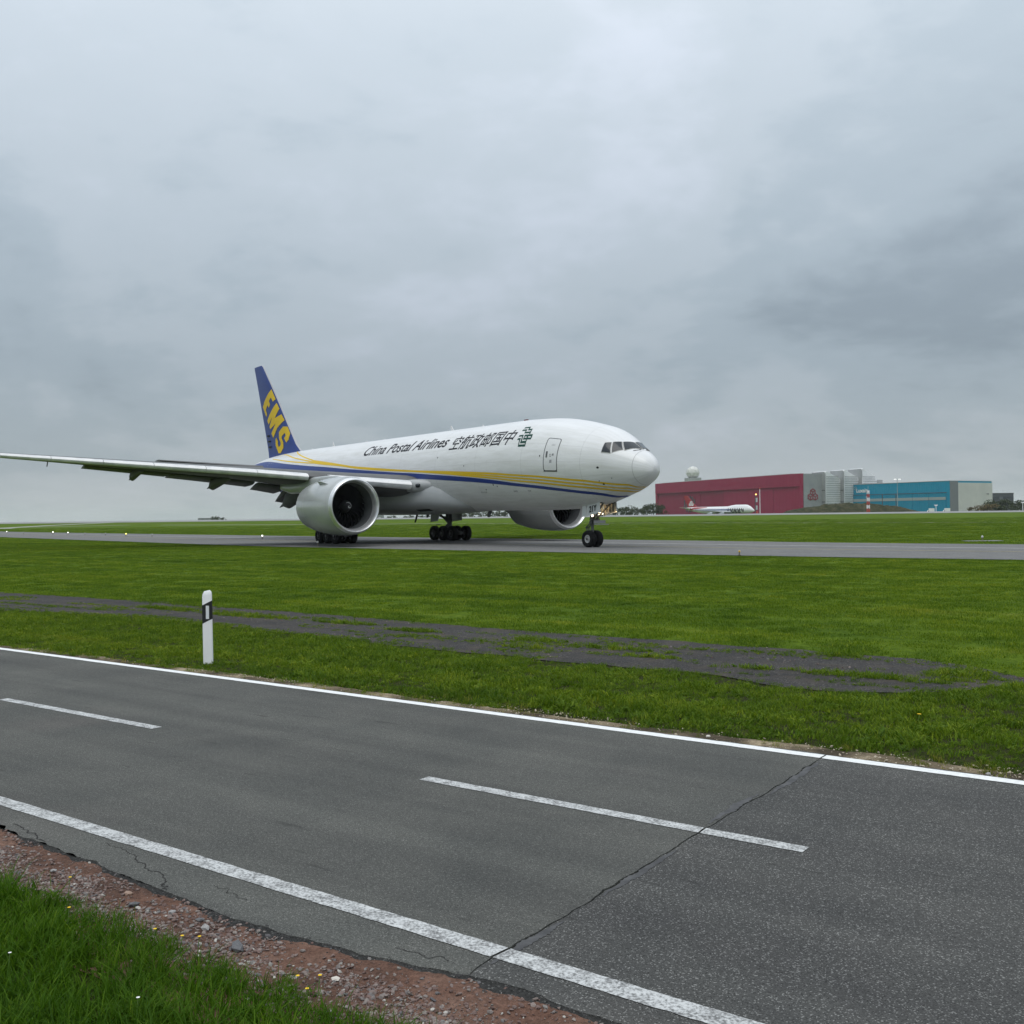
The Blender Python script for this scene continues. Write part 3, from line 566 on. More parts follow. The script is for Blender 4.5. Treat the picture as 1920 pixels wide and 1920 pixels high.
for X, Y, h in ((-2.30, 4.62, .13), (-1.55, 4.15, .14), (-2.0, 3.95, .12)):
    flower(X, Y, h, 0.007, M_daisy, 'daisy', 'tiny white flower standing in the long grass', 'white flowers in the long grass')
flower(3.98, 10.1, .07, 0.02, M_dand, 'dandelion', 'lone yellow dandelion in the short grass beyond the road', None)
# ---- delineator post
px, py, _ = tn(-12.26, 9.28); post = thing('delineator_post', 'white plastic roadside delineator post with slanted black band', 'post', (px, py, GZ), R(-4)); post.scale = (1.08, 1.08, 1.05)
M_postw = grime(pmat('post_white', (0.8, 0.8, 0.8), 0.45), (0.82, 0.825, 0.825), (0.88, 0.88, 0.88), 7, stretch=(1, 1, 0.4)); M_postb = pmat('post_black', (0.012, 0.012, 0.013), 0.45); M_refl = pmat('reflector', (0.72, 0.74, 0.75), 0.25, spec=0.8)
def sect(k): return [(x*k, y*k) for x, y in ((-0.068, -0.012), (-0.062, -0.030), (-0.03, -0.038), (0.03, -0.038), (0.062, -0.030), (0.068, -0.012), (0.045, 0.03), (0.015, 0.055), (-0.015, 0.055), (-0.045, 0.03))]
def ring(k, zf): return [(x-0.010*zf(x)*0.9, y, zf(x)) for x, y in sect(k)]
sl_ = 0.42
b = MB(); b.loft([ring(1.0, lambda x: -0.05), ring(0.99, lambda x: 0.35), ring(0.98, lambda x: 0.94+sl_*min(x, 0.0)), ring(0.90, lambda x: 0.98+sl_*min(x, 0.02)), ring(0.6, lambda x: 1.005+0.5*sl_*min(x, 0.02))]); b.build('body', M_postw, post, 40)
b = MB(); b.loft([ring(1.03, lambda x: 0.585+0.5*x), ring(1.03, lambda x: 0.835+0.5*x)]); band = b.build('black_band', M_postb, post, 40)
MB().box((0.006, -0.0425, 0.71), (0.042, 0.006, 0.18)).build('reflector', M_refl, band)

# ================================================================== FREIGHTER
PX0, PY0, PYAW, TILT = 5.1515, 65.7607, R(125.5676), 0.0031634
air = thing('cargo_airliner', 'white twin-engine cargo airliner with blue and yellow stripes on the taxiway', 'airliner', (PX0, PY0, 0.0), PYAW)
def AP(P):
    """station x (from the nose), y to starboard, z above ground -> local coordinates of the aircraft"""
    P = np.asarray(P, float); Q = P.copy(); Q[..., 0] = P[..., 0]-5.89; Q[..., 2] = P[..., 2]+TILT*(P[..., 0]-5.89); return Q
class AB(MB):
    def build(s, name, mat, parent=air, smooth=None):
        s.v = [tuple(p) for p in AP(np.array(s.v))]; return MB.build(s, name, mat, parent, smooth)
def paintmat(name, c1, c2, rough=0.3, coat=0.35, scale=0.6):
    return grime(pmat(name, c1, rough, coat=coat), c1, c2, scale, 7, 0.38, 0.66, stretch=(0.5, 1.0, 1.6))
# white fuselage paint with faint seams and soiling, in (station, angle) coordinates
m = pmat('fuselage_white', (0.72, 0.72, 0.73), 0.32, coat=0.15); t = m.node_tree; uvn = t.nodes.new('ShaderNodeUVMap'); uvn.uv_map = 'sta'
sx = t.nodes.new('ShaderNodeSeparateXYZ'); lk(t, uvn.outputs[0], sx.inputs[0]); U, Vv = sx.outputs[0], sx.outputs[1]
def seam(val, period, width, off=0.0):
    f = mth(t, 'FRACT', mth(t, 'DIVIDE', mth(t, 'ADD', val, off), period)); return mth(t, 'LESS_THAN', f, width/period)
sm = mth(t, 'MAXIMUM', mth(t, 'MAXIMUM', seam(U, 5.33, 0.03, 1.2), mth(t, 'MULTIPLY', seam(U, 2.665, 0.018), 0.35)), seam(Vv, 0.392, 0.006, 0.05))
cvv = t.nodes.new('ShaderNodeCombineXYZ'); lk(t, mth(t, 'MULTIPLY', U, 0.35), cvv.inputs[0]); lk(t, mth(t, 'MULTIPLY', Vv, 7.0), cvv.inputs[1])
soil = ramp(t, noise(t, cvv.outputs[0], 1.0, 7, 0.62, 0.3), [(0.38, 0.0), (0.70, 0.55)])
belly = ramp(t, Vv, [(0.0, 0.25), (1.0, 1.0)])
c = mix(t, mth(t, 'MULTIPLY', soil, belly), (0.72, 0.725, 0.73), (0.50, 0.50, 0.475))
c = mix(t, mth(t, 'MULTIPLY', sm, 0.55), c, (0.42, 0.42, 0.42)); lk(t, c, t.nodes['Principled BSDF'].inputs['Base Color']); M_fus = m
M_blue = paintmat('livery_blue', (0.009, 0.034, 0.20), (0.012, 0.041, 0.23), 0.42, 0.05); M_yellow = paintmat('livery_yellow', (0.74, 0.49, 0.002), (0.68, 0.45, 0.003), 0.5, 0.0); M_ink = pmat('livery_black', (0.010, 0.010, 0.016), 0.6, spec=0.25); M_green = pmat('livery_green', (0.004, 0.05, 0.036), 0.55, spec=0.25)
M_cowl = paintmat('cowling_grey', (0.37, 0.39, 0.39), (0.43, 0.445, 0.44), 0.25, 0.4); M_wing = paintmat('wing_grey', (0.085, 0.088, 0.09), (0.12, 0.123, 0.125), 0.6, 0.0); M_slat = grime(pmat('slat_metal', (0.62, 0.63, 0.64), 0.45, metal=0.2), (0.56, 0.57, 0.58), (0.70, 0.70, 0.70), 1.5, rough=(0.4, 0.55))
M_alu = grime(pmat('polished_metal', (0.72, 0.73, 0.74), 0.3, metal=0.7), (0.66, 0.67, 0.68), (0.78, 0.78, 0.79), 2); M_dark = pmat('duct_black', (0.012, 0.012, 0.013), 0.6); M_blade_ = pmat('fan_blade_black', (0.014, 0.014, 0.016), 0.35); M_duct = pmat('inlet_grey', (0.085, 0.09, 0.092), 0.5)
M_tyre = pmat('tyre_rubber', (0.011, 0.011, 0.012), 0.85, spec=0.2); M_rim = pmat('wheel_rim', (0.55, 0.55, 0.54), 0.4, metal=0.3); M_rimd = pmat('brake_dusted_rim', (0.07, 0.07, 0.07), 0.6); M_gear = grime(pmat('gear_steel', (0.17, 0.17, 0.17), 0.5, metal=0.4), (0.07, 0.07, 0.07), (0.15, 0.15, 0.15), 5); M_glass = pmat('cockpit_glass', (0.012, 0.018, 0.024), 0.12, spec=0.4); M_trim = pmat('window_frame', (0.36, 0.36, 0.34), 0.4); M_seam = pmat('door_seam', (0.09, 0.095, 0.10), 0.6); M_bellyg = paintmat('belly_grey', (0.33, 0.345, 0.35), (0.40, 0.41, 0.41), 0.4, 0.15)
# fuselage: station, top, bottom, half width, height of the widest line
FT = np.array([(0.0, 4.82, 4.82, 0.0, 4.82), (0.08, 5.15, 4.5, 0.34, 4.681), (0.3, 5.46, 4.21, 0.66, 4.762), (0.7, 5.78, 3.93, 0.97, 4.835), (1.3, 6.139, 3.655, 1.298, 4.936), (2.0, 6.571, 3.399, 1.644, 5.061), (2.8, 7.126, 3.19, 1.973, 5.175), (3.7, 7.534, 2.944, 2.299, 5.21), (5.0, 7.874, 2.66, 2.624, 5.24), (6.5, 8.2, 2.52, 2.849, 5.34), (8.5, 8.483, 2.44, 3.0, 5.45), (10.5, 8.603, 2.41, 3.08, 5.52), (12.5, 8.658, 2.42, 3.1, 5.54), (42.0, 8.658, 2.42, 3.1, 5.54), (45.0, 8.66, 2.59, 3.09, 5.62), (48.0, 8.65, 3.07, 3.02, 5.72), (51.0, 8.61, 3.82, 2.84, 5.95), (54.0, 8.53, 4.72, 2.5, 6.3), (57.0, 8.38, 5.62, 1.98, 6.75), (60.0, 8.11, 6.47, 1.3, 7.2), (62.0, 7.81, 6.97, 0.75, 7.4), (63.0, 7.56, 7.22, 0.3, 7.42)])
def pchip(xs, ys):
    h = np.diff(xs); d = np.diff(ys)/h; mm = np.zeros_like(ys)
    for i in range(1, len(xs)-1):
        if d[i-1]*d[i] > 0:
            w1 = 2*h[i]+h[i-1]; w2 = h[i]+2*h[i-1]; mm[i] = (w1+w2)/(w1/d[i-1]+w2/d[i])
    mm[0] = d[0]; mm[-1] = d[-1]
    def f(x):
        x = np.clip(x, xs[0], xs[-1]); i = np.clip(np.searchsorted(xs, x)-1, 0, len(xs)-2); q = (x-xs[i])/h[i]; q2 = q*q; q3 = q2*q
        return (2*q3-3*q2+1)*ys[i]+(q3-2*q2+q)*h[i]*mm[i]+(-2*q3+3*q2)*ys[i+1]+(q3-q2)*h[i]*mm[i+1]
    return f
FF = [pchip(np.sqrt(FT[:, 0]), FT[:, k]) for k in (1, 2, 3, 4)]
def fpt(x, th):
    x = np.asarray(x, float); th = np.asarray(th, float); u = np.sqrt(np.maximum(x, 0)); zt, zb, hw, zm = [f(u) for f in FF]; c = np.cos(th)
    return np.stack(np.broadcast_arrays(x, hw*np.sin(th), zm+np.where(c > 0, zt-zm, zm-zb)*c), -1)
def fptn(x, th, off):
    x = np.asarray(x, float); th = np.asarray(th, float); e = 1e-3; ex = np.minimum(e, 0.3*np.maximum(x, 1e-4))
    d1 = fpt(x+ex, th)-fpt(x-ex, th); d2 = fpt(x, th+e)-fpt(x, th-e); n = np.cross(d2, d1); n /= np.maximum(np.linalg.norm(n, axis=-1, keepdims=True), 1e-12)
    return fpt(x, th)-n*off if np.mean((n*np.stack([0*x, np.sin(th), np.cos(th)], -1)).sum(-1)) < 0 else fpt(x, th)+n*off
fx = np.concatenate([np.linspace(0.01, 1, 46)**2*12, np.linspace(12.5, 42, 30), np.linspace(42.6, 63.0, 40)]); NT = 96; fth = np.linspace(0, 2*math.pi, NT, endpoint=False)
GX, GT = np.meshgrid(fx, fth, indexing='ij'); V = AP(fpt(GX, GT)).reshape(-1, 3); nx = len(fx)
F = [(i*NT+j, i*NT+(j+1) % NT, (i+1)*NT+(j+1) % NT, (i+1)*NT+j) for i in range(nx-1) for j in range(NT)]
V = np.vstack([V, AP(np.array([[0, 0, FT[0, 1]], [63.02, 0, FT[-1, 4]]]))]); F += [(nx*NT, (j+1) % NT, j) for j in range(NT)]+[(nx*NT+1, (nx-1)*NT+j, (nx-1)*NT+(j+1) % NT) for j in range(NT)]
me = bpy.data.meshes.new('fuselage'); me.from_pydata([tuple(p) for p in V], [], F)
uvl = me.uv_layers.new(name='sta'); stx = np.concatenate([np.repeat(fx, NT), [0, 63]]); sth = np.concatenate([np.tile(fth, nx), [0, 0]]); li = np.zeros(len(me.loops), dtype=int); me.loops.foreach_get('vertex_index', li)
tv = sth[li]; tv = np.where(tv > math.pi, 2*math.pi-tv, tv); uvl.data.foreach_set('uv', np.stack([stx[li], tv], 1).astype(np.float32).ravel()); finish(me, M_fus, 180); fus = link('fuselage', me, air)
# ---- flat print that follows the skin: polygons in (station, angle)
def decal(name, polys, mat, off=0.008, parent=None, mirror=False, dx=0.3, dth=0.05, mesh=None):
    b = bmesh.new()
    if mesh is not None:
        vs = [b.verts.new((p[0], p[1], 0)) for p in mesh[0]]
        for f in mesh[1]:
            try: b.faces.new([vs[i] for i in f])
            except ValueError: pass
    for P in polys or []: b.faces.new([b.verts.new((p[0], p[1], 0)) for p in P])
    for f in b.faces: f.normal_update()
    bmesh.ops.triangulate(b, faces=b.faces)
    c = np.array([v.co[:2] for v in b.verts])
    for ax, st in ((0, dx), (1, dth)):
        lo, hi = c[:, ax].min(), c[:, ax].max()
        for q in np.arange(math.ceil(lo/st)*st, hi, st):
            co = [0, 0, 0]; no = [0, 0, 0]; co[ax] = q; no[ax] = 1; bmesh.ops.bisect_plane(b, geom=b.verts[:]+b.edges[:]+b.faces[:], plane_co=co, plane_no=no)
    c = np.array([v.co[:2] for v in b.verts]); P3 = AP(fptn(c[:, 0], c[:, 1]*(-1 if mirror else 1), off))
    for v, p in zip(b.verts, P3): v.co = p
    me = bpy.data.meshes.new(name); b.to_mesh(me); b.free(); finish(me, mat, 180); return link(name, me, parent or fus)
def band(name, Up, Lo, mat, off=0.008, n=140, k=5, both=True):
    """strip between two edges given at the same parameters, each a list of (station, angle in degrees)"""
    Up, Lo = np.array(Up, float), np.array(Lo, float); s0 = np.linspace(0, 1, len(Up)); s = np.linspace(0, 1, n)
    cr = lambda P: np.stack([pchip(s0, P[:, i])(s) for i in (0, 1)], 1)
    A, B = cr(Up), cr(Lo)
    for sg in ((1, -1) if both else (1,)):
        V = []; F = []
        for j in range(k):
            q = A+(B-A)*j/(k-1); V.append(AP(fptn(np.maximum(q[:, 0], 0.02), sg*np.radians(q[:, 1]), off)))
        V = np.concatenate(V)
        for j in range(k-1):
            for i in range(n-1): F.append((j*n+i, j*n+i+1, (j+1)*n+i+1, (j+1)*n+i))
        np_mesh(name, V, F, mat, fus, 180)
YU = [(42.3, 55.9), (40.8, 59.2), (35.9, 70), (33.8, 74.6), (29.8, 80.6), (26.2, 85.6), (23.3, 89.2), (21.3, 91.2), (18.3, 93.9), (15.5, 96.8)]
YL = [(42.4, 62.2), (40.4, 66.4), (35.8, 73.8), (33.7, 78.2), (29.8, 84.4), (26.2, 88.6), (23.3, 91.8), (21.3, 94.4), (18.4, 98.6), (15.6, 103.3)]
band('yellow_stripe', YU, YL, M_yellow)
band('yellow_stripe', [(15.5, 96.8), (12.9, 99.7), (10.5, 103.0), (7.27, 106.3), (4.6, 111.9), (2.8, 124.1), (1.4, 141.9), (1.02, 182)], [(15.55, 99.0), (12.95, 102.2), (10.54, 105.2), (7.32, 108.6), (4.65, 114.7), (2.86, 127.6), (1.49, 146.9), (1.12, 182)], M_yellow, k=4)
band('yellow_stripe', [(15.55, 99.0), (12.97, 102.8), (10.57, 106.4), (7.36, 110.5), (4.7, 117.0), (2.94, 131.4), (1.6, 153.1), (1.33, 182)], [(15.58, 101.2), (13.0, 105.0), (10.62, 108.6), (7.41, 112.7), (4.75, 119.6), (3.0, 134.0), (1.68, 157), (1.44, 182)], M_yellow, k=4)
band('yellow_stripe', [(15.58, 101.2), (13.03, 105.7), (10.66, 110.0), (7.46, 114.6), (4.81, 121.8), (3.05, 136.4), (1.81, 162.3), (1.72, 182)], [(15.6, 103.3), (13.07, 107.5), (10.7, 111.9), (7.52, 116.9), (4.87, 124.5), (3.13, 139.7), (1.94, 167.1), (1.88, 182)], M_yellow, k=4)
BU_ = [(62.9, 62), (60.5, 56), (55.6, 50.5), (49.6, 58), (45.2, 64), (40.25, 70.3), (34.7, 78.6), (29.8, 85.4), (26.2, 90.2), (22.9, 94), (20.6, 97.1), (18.4, 100.1), (15.65, 104.2), (13.1, 108.8), (10.8, 113.8), (7.6, 120), (5.0, 128.7), (3.34, 146.5), (2.5, 182)]
BL_ = [(62.9, 178), (60.5, 178), (55.6, 165), (49.6, 140), (45.2, 122), (40.25, 110), (34.7, 103), (29.8, 100), (26.2, 99.6), (22.95, 101.4), (20.7, 103.8), (18.5, 106.5), (15.8, 110), (13.26, 114.0), (10.9, 118.1), (7.76, 124.2), (5.14, 133.2), (3.52, 152), (2.9, 182)]
band('blue_stripe', BU_, BL_, M_blue, k=14)
def thin(P, w): P = np.array(P, float); return P-[0, w/2], P+[0, w/2]
for P in ([(50.6, 10), (47.8, 33), (45.2, 46.3), (42.3, 57)], [(52.6, 23), (47.8, 45), (45.0, 53), (42.3, 59.6)], [(54.1, 42), (50.3, 50.4), (46.3, 57), (42.9, 61.2), (42.0, 62)]):
    a, b_ = thin(P, 2.4); band('yellow_stripe', a, b_, M_yellow, k=3, n=60)
# ---- lettering
def text_mesh(body, shear=0.0, space=1.0, weight=0.0):
    cu = bpy.data.curves.new('txt', 'FONT'); cu.body = body; cu.shear = shear; cu.space_character = space; cu.offset = weight; cu.resolution_u = 4
    o = bpy.data.objects.new('txt', cu); col.objects.link(o); dg = bpy.context.evaluated_depsgraph_get()
    me = bpy.data.meshes.new_from_object(o.evaluated_get(dg)); V = np.array([v.co[:2] for v in me.vertices]); F = [tuple(p.vertices) for p in me.polygons]
    bpy.data.objects.remove(o); bpy.data.curves.remove(cu); bpy.data.meshes.remove(me); return V, F
def fit_text(V, x0, x1, y0, y1, ref=None):
    lo, hi = V.min(0), V.max(0)
    return np.stack([x0+(V[:, 0]-lo[0])/(hi[0]-lo[0])*(x1-x0), y0+(V[:, 1]-lo[1])/(hi[1]-lo[1])*(y1-y0)], 1)
def split_islands(V, F):
    par = list(range(len(V)))
    def fnd(a):
        while par[a] != a: par[a] = par[par[a]]; a = par[a]
        return a
    for f in F:
        for k in f[1:]: par[fnd(k)] = fnd(f[0])
    gs = {}
    for f in F: gs.setdefault(fnd(f[0]), []).append(f)
    return list(gs.values())
V, F = text_mesh('China Postal Airlines', 0.28, 1.0, 0.014)
V = fit_text(V, 32.45, 19.25, 1.037, 0.700); decal('lettering', None, M_ink, mesh=(V, F), dth=0.06, dx=50)
V, F = text_mesh('空航政邮国中', 0.22, 1.02, 0.010)
V = fit_text(V, 18.7, 10.75, 1.150, 0.735); decal('lettering', None, M_ink, mesh=(V, F), dth=0.06, dx=50)
EMB = [[(10.43, 0.706), (10.46, 0.658), (9.85, 0.646), (9.8, 0.692)], [(9.8, 0.692), (9.93, 0.693), (9.82, 0.777), (9.72, 0.778), (9.79, 0.717)], [(10.42, 0.79), (10.44, 0.742), (9.97, 0.735), (9.93, 0.785)], [(10.03, 0.784), (9.92, 0.78), (9.97, 0.827), (9.97, 0.868)], [(9.85, 0.731), (9.45, 0.723), (9.4, 0.774), (9.79, 0.779)], [(9.49, 0.773), (9.4, 0.768), (9.29, 0.887), (9.4, 0.887)], [(9.99, 0.82), (9.39, 0.81), (9.33, 0.861), (9.96, 0.868)], [(10.38, 0.953), (10.36, 0.911), (9.91, 0.904), (9.88, 0.951)], [(9.98, 0.951), (9.88, 0.949), (9.72, 1.123), (9.87, 1.126)], [(9.81, 0.905), (8.98, 0.895), (8.94, 0.948), (9.76, 0.956)], [(9.76, 0.956), (9.67, 0.953), (9.69, 1.001), (9.74, 1.032)], [(9.49, 0.95), (9.35, 0.948), (9.31, 0.991), (9.45, 0.991)], [(9.05, 0.948), (8.94, 0.946), (8.9, 0.989), (9.02, 0.992)], [(9.73, 0.989), (8.91, 0.985), (8.92, 1.034), (9.73, 1.036)], [(10.35, 1.039), (10.33, 0.995), (10.03, 0.989), (10.01, 1.038)], [(10.12, 1.041), (10.0, 1.038), (9.95, 1.165), (9.98, 1.208)], [(9.8, 1.076), (9.29, 1.066), (9.27, 1.122), (9.86, 1.126)], [(9.4, 1.038), (9.3, 1.035), (9.28, 1.088), (9.31, 1.125)], [(9.99, 1.158), (9.24, 1.153), (9.24, 1.206), (10.0, 1.209)], [(9.36, 1.122), (9.26, 1.118), (9.24, 1.162), (9.32, 1.162)]]
decal('emblem', EMB, M_green, off=0.009)
# ---- door, small marks
def frame_poly(c, w):
    c = np.array(c); m_ = c.mean(0); inner = c+(m_-c)/np.linalg.norm(m_-c, axis=1)[:, None]*np.array(w); return [[c[i], c[(i+1) % len(c)], inner[(i+1) % len(c)], inner[i]] for i in range(len(c))]
def rrect(x0, x1, t0, t1, rx, rt, n=5):
    P = []
    for cx_, ct, a0 in ((x1-rx, t0+rt, -90), (x1-rx, t1-rt, 0), (x0+rx, t1-rt, 90), (x0+rx, t0+rt, 180)):
        for k in range(n): a = R(a0+90*k/(n-1)); P.append((cx_+rx*math.cos(a), ct+rt*math.sin(a)))
    return P
O_, I_ = rrect(5.96, 7.22, 0.975, 1.742, 0.17, 0.055), rrect(6.02, 7.16, 0.992, 1.725, 0.14, 0.045)
door = decal('door', [I_], M_fus, off=0.004); tag(door, 'white crew entry door with dark outline near the nose')
decal('door_outline', [[O_[i], O_[(i+1) % len(O_)], I_[(i+1) % len(O_)], I_[i]] for i in range(len(O_))], M_seam, off=0.008)
decal('door_sill', [[(5.98, 1.728), (7.20, 1.728), (7.20, 1.752), (5.98, 1.752)]], M_dark, off=0.012)
decal('door_handle', [[(7.02, 1.306), (6.86, 1.302), (6.85, 1.438), (7.0, 1.442)]], M_seam, off=0.012)
M_mark = pmat('door_marks', (0.32, 0.32, 0.33), 0.5)
for P_ in ([[(6.69, 1.36), (6.55, 1.355), (6.55, 1.38), (6.69, 1.385)], [(6.45, 1.35), (6.28, 1.345), (6.28, 1.39), (6.45, 1.40)], [(6.66, 1.40), (6.5, 1.40), (6.5, 1.418), (6.66, 1.418)], [(6.63, 1.49), (6.42, 1.485), (6.44, 1.553), (6.65, 1.557)], [(6.65, 1.13), (6.35, 1.125), (6.35, 1.131), (6.65, 1.136)], [(6.65, 1.16), (6.35, 1.155), (6.35, 1.161), (6.65, 1.166)]]): decal('door_marking', [P_], M_mark, off=0.010)
def disc(x, th, r, n=12): return [(x+r*math.cos(2*math.pi*k/n), th+r/2.6*math.sin(2*math.pi*k/n)) for k in range(n)]
for x_, th_, r_ in ((2.94, 1.686, .085), (2.88, 2.23, .075), (7.57, 1.41, .05), (3.05, 2.10, .04), (2.2, 2.05, .04), (16.2, 1.55, .045), (13.0, 2.02, .06), (12.6, 2.06, .045), (14.1, 2.13, .05), (19.9, 1.30, .05)): decal('port_hole', [disc(x_, th_, r_)], M_dark, off=0.010)
for x_ in (14.9, 14.72, 14.5, 14.3, 11.0, 10.85, 10.7, 9.4, 9.25): decal('stencil', [[(x_, 2.18), (x_-0.10, 2.18), (x_-0.10, 2.215), (x_, 2.215)]], M_mark, off=0.01)
# radome seam
s_ = np.linspace(0, 2*math.pi, 90); xr = 0.88+0.03*np.cos(s_)
V = np.concatenate([AP(fptn(xr+d, s_, 0.004)) for d in (-0.012, 0.012)]); n = len(s_); np_mesh('radome_seam', V, [(i, i+1, n+i+1, n+i) for i in range(n-1)], pmat('seam_grey', (0.38, 0.38, 0.38), 0.6), fus, 180)
# ---- cockpit windows
WIN = {'a': [(2.80, .866), (2.50, .749), (2.255, 1.129), (2.77, 1.192)], 'b': [(2.42, .70), (2.12, .475), (1.71, .772), (2.17, 1.068)], 'c': [(2.05, .425), (1.80, .035), (1.10, .05), (1.58, .742)]}
for k_, P in WIN.items():
    P = np.array(P); m_ = P.mean(0)
    for mir in (False, True):
        d_ = (P-m_); G = [tuple(m_+d*1.13) for d in d_]
        decal('window_frame', [G], M_trim, off=0.016, mirror=mir, dx=0.05, dth=0.03); decal('cockpit_window', [[tuple(p) for p in P]], M_glass, off=0.032, mirror=mir, dx=0.05, dth=0.03)
for y_ in (0.35, -0.35):
    p0 = fptn(np.array([1.02]), np.array([y_*0.5]), 0.03)[0]; p1 = fptn(np.array([1.2]), np.array([y_*1.6]), 0.03)[0]; AB().tube(p0, p1, 0.022, 0.016, 6).build('wiper', M_dark, fus)
for x_, h_, c_ in ((22.5, .40, .42), (43.4, .45, .35), (33.3, .10, .5), (36.6, .12, .5), (48, .12, .4), (18.2, .15, .25)):
    z0 = float(fpt(x_, 0.0)[2]); b = AB(); b.prism([(x_-c_/2, -0.02, z0-0.05), (x_+c_/2, -0.02, z0-0.05), (x_+c_*0.75, -0.02, z0+h_), (x_+c_*0.4, -0.02, z0+h_)], (0, 0.04, 0)); b.build('antenna', M_fus, fus)
b = AB(); b.box((12.9, 0, float(fpt(12.9, 0.0)[2])+0.04), (0.35, 0.14, 0.12)); b.build('beacon', pmat('beacon_red', (0.12, 0.01, 0.01), 0.3), fus)
for x_ in (26.0, 17.2): b = AB(); b.prism([(x_, -0.02, 2.5), (x_+0.5, -0.02, 2.5), (x_+0.62, -0.02, 1.95), (x_+0.38, -0.02, 1.95)], (0, 0.04, 0)); b.build('antenna', M_seam, fus)
b = AB(); b.prism([(27.9, -0.05, 2.3), (28.2, -0.05, 2.3), (28.55, -0.05, 1.55), (28.4, -0.05, 1.55)], (0, 0.06, 0)); b.build('drain_mast', M_dark, fus)
# ---- wing to body fairing
rings = []
for x_, hw, zb, zt in ((17.6, 1.2, 2.62, 3.6), (18.6, 2.2, 2.46, 4.1), (20.0, 2.9, 2.34, 4.75), (21.5, 3.22, 2.26, 5.2), (23.5, 3.38, 2.20, 5.3), (27, 3.46, 2.17, 5.1), (32, 3.46, 2.17, 4.9), (36, 3.3, 2.22, 4.6), (38.5, 2.8, 2.32, 4.1), (41, 1.5, 2.55, 3.4)):
    zc = zb+0.42*(zt-zb); rings.append([(x_, hw*math.copysign(abs(math.sin(a))**0.72, math.sin(a)), zc+(zt-zc if math.cos(a) > 0 else zc-zb)*math.copysign(abs(math.cos(a))**0.72, math.cos(a))) for a in np.linspace(0, 2*math.pi, 48, endpoint=False)])
fair = AB().loft(rings).build('belly_fairing', M_bellyg, air, 60)
FR = np.array([(17.6, 1.2, 2.62, 3.6), (18.6, 2.2, 2.46, 4.1), (20.0, 2.9, 2.34, 4.75), (21.5, 3.22, 2.26, 5.2), (23.5, 3.38, 2.20, 5.3), (27, 3.46, 2.17, 5.1)])
def fair_pt(x_, deg, off):
    hw, zb, zt = [float(np.interp(x_, FR[:, 0], FR[:, k])) for k in (1, 2, 3)]; zc = zb+0.42*(zt-zb); a = R(deg); s_, c_ = math.sin(a), math.cos(a)
    return Vector((x_, math.copysign(1, s_)*(hw*abs(s_)**0.72+off*abs(s_)), zc-(zc-zb)*abs(c_)**0.72-off*abs(c_)))
for sg in (1, -1):
    b = AB(); n = 6; G = [[fair_pt(x0+(x1-x0)*i/n, sg*(a0+(a1-a0)*j/n), 0.02) for j in range(n+1)] for i, (x0, x1) in enumerate([(21.6, 23.4)]*(n+1)) for a0, a1 in ((128, 142),)]
    b.loft(G, cap=False, closed=False); b.build('air_inlet', M_dark, fair)
    b = AB(); b.tube(fair_pt(21.6, sg*142, 0.03), fair_pt(23.4, sg*142, 0.03), 0.06, n=6); b.build('inlet_lip', M_bellyg, fair)
# ---- wings
def le(y): return 22.25+0.695*(y-3.6) if y < 29.6 else 22.25+0.695*26.0+1.55*(y-29.6)
def te(y): return 35.6+0.096*(y-3.1) if y < 10.4 else (36.3+0.371*(y-10.4) if y < 30 else 36.3+0.371*19.6+0.75*(y-30))
def zl(y): return float(np.interp(y, [2, 3.6, 10.1, 13.4, 29, 33], [4.24, 4.42, 5.12, 5.48, 6.95, 7.32]))
def zte(y): return zl(y)+float(np.interp(y, [3, 10.4, 18, 29, 33], [-0.45, -0.12, -0.02, 0.03, 0.03]))
def thk(y): return float(np.interp(y, [2.5, 6, 10.4, 18, 29, 32.4], [1.85, 1.45, 1.08, 0.70, 0.40, 0.12]))
def hh_(y): return float(np.interp(y, [3.6, 10.1, 13.4, 29], [0.355, 0.27, 0.275, 0.185]))
def foil(x0, x1, z0, z1, tk, n=16, cam_=0.018):
    s = (1-np.cos(np.linspace(0, math.pi, n)))/2; yt = 5*(0.2969*np.sqrt(s)-0.126*s-0.3516*s**2+0.2843*s**3-0.1036*s**4)*tk; cmb = cam_*(x1-x0)*4*s*(1-s)
    X = x0+(x1-x0)*s; Z = z0+(z1-z0)*s+cmb
    return [(a, b_) for a, b_ in zip(X, Z+yt*0.95)][::-1]+[(a, b_) for a, b_ in zip(X, Z-yt*1.05)][1:-1]
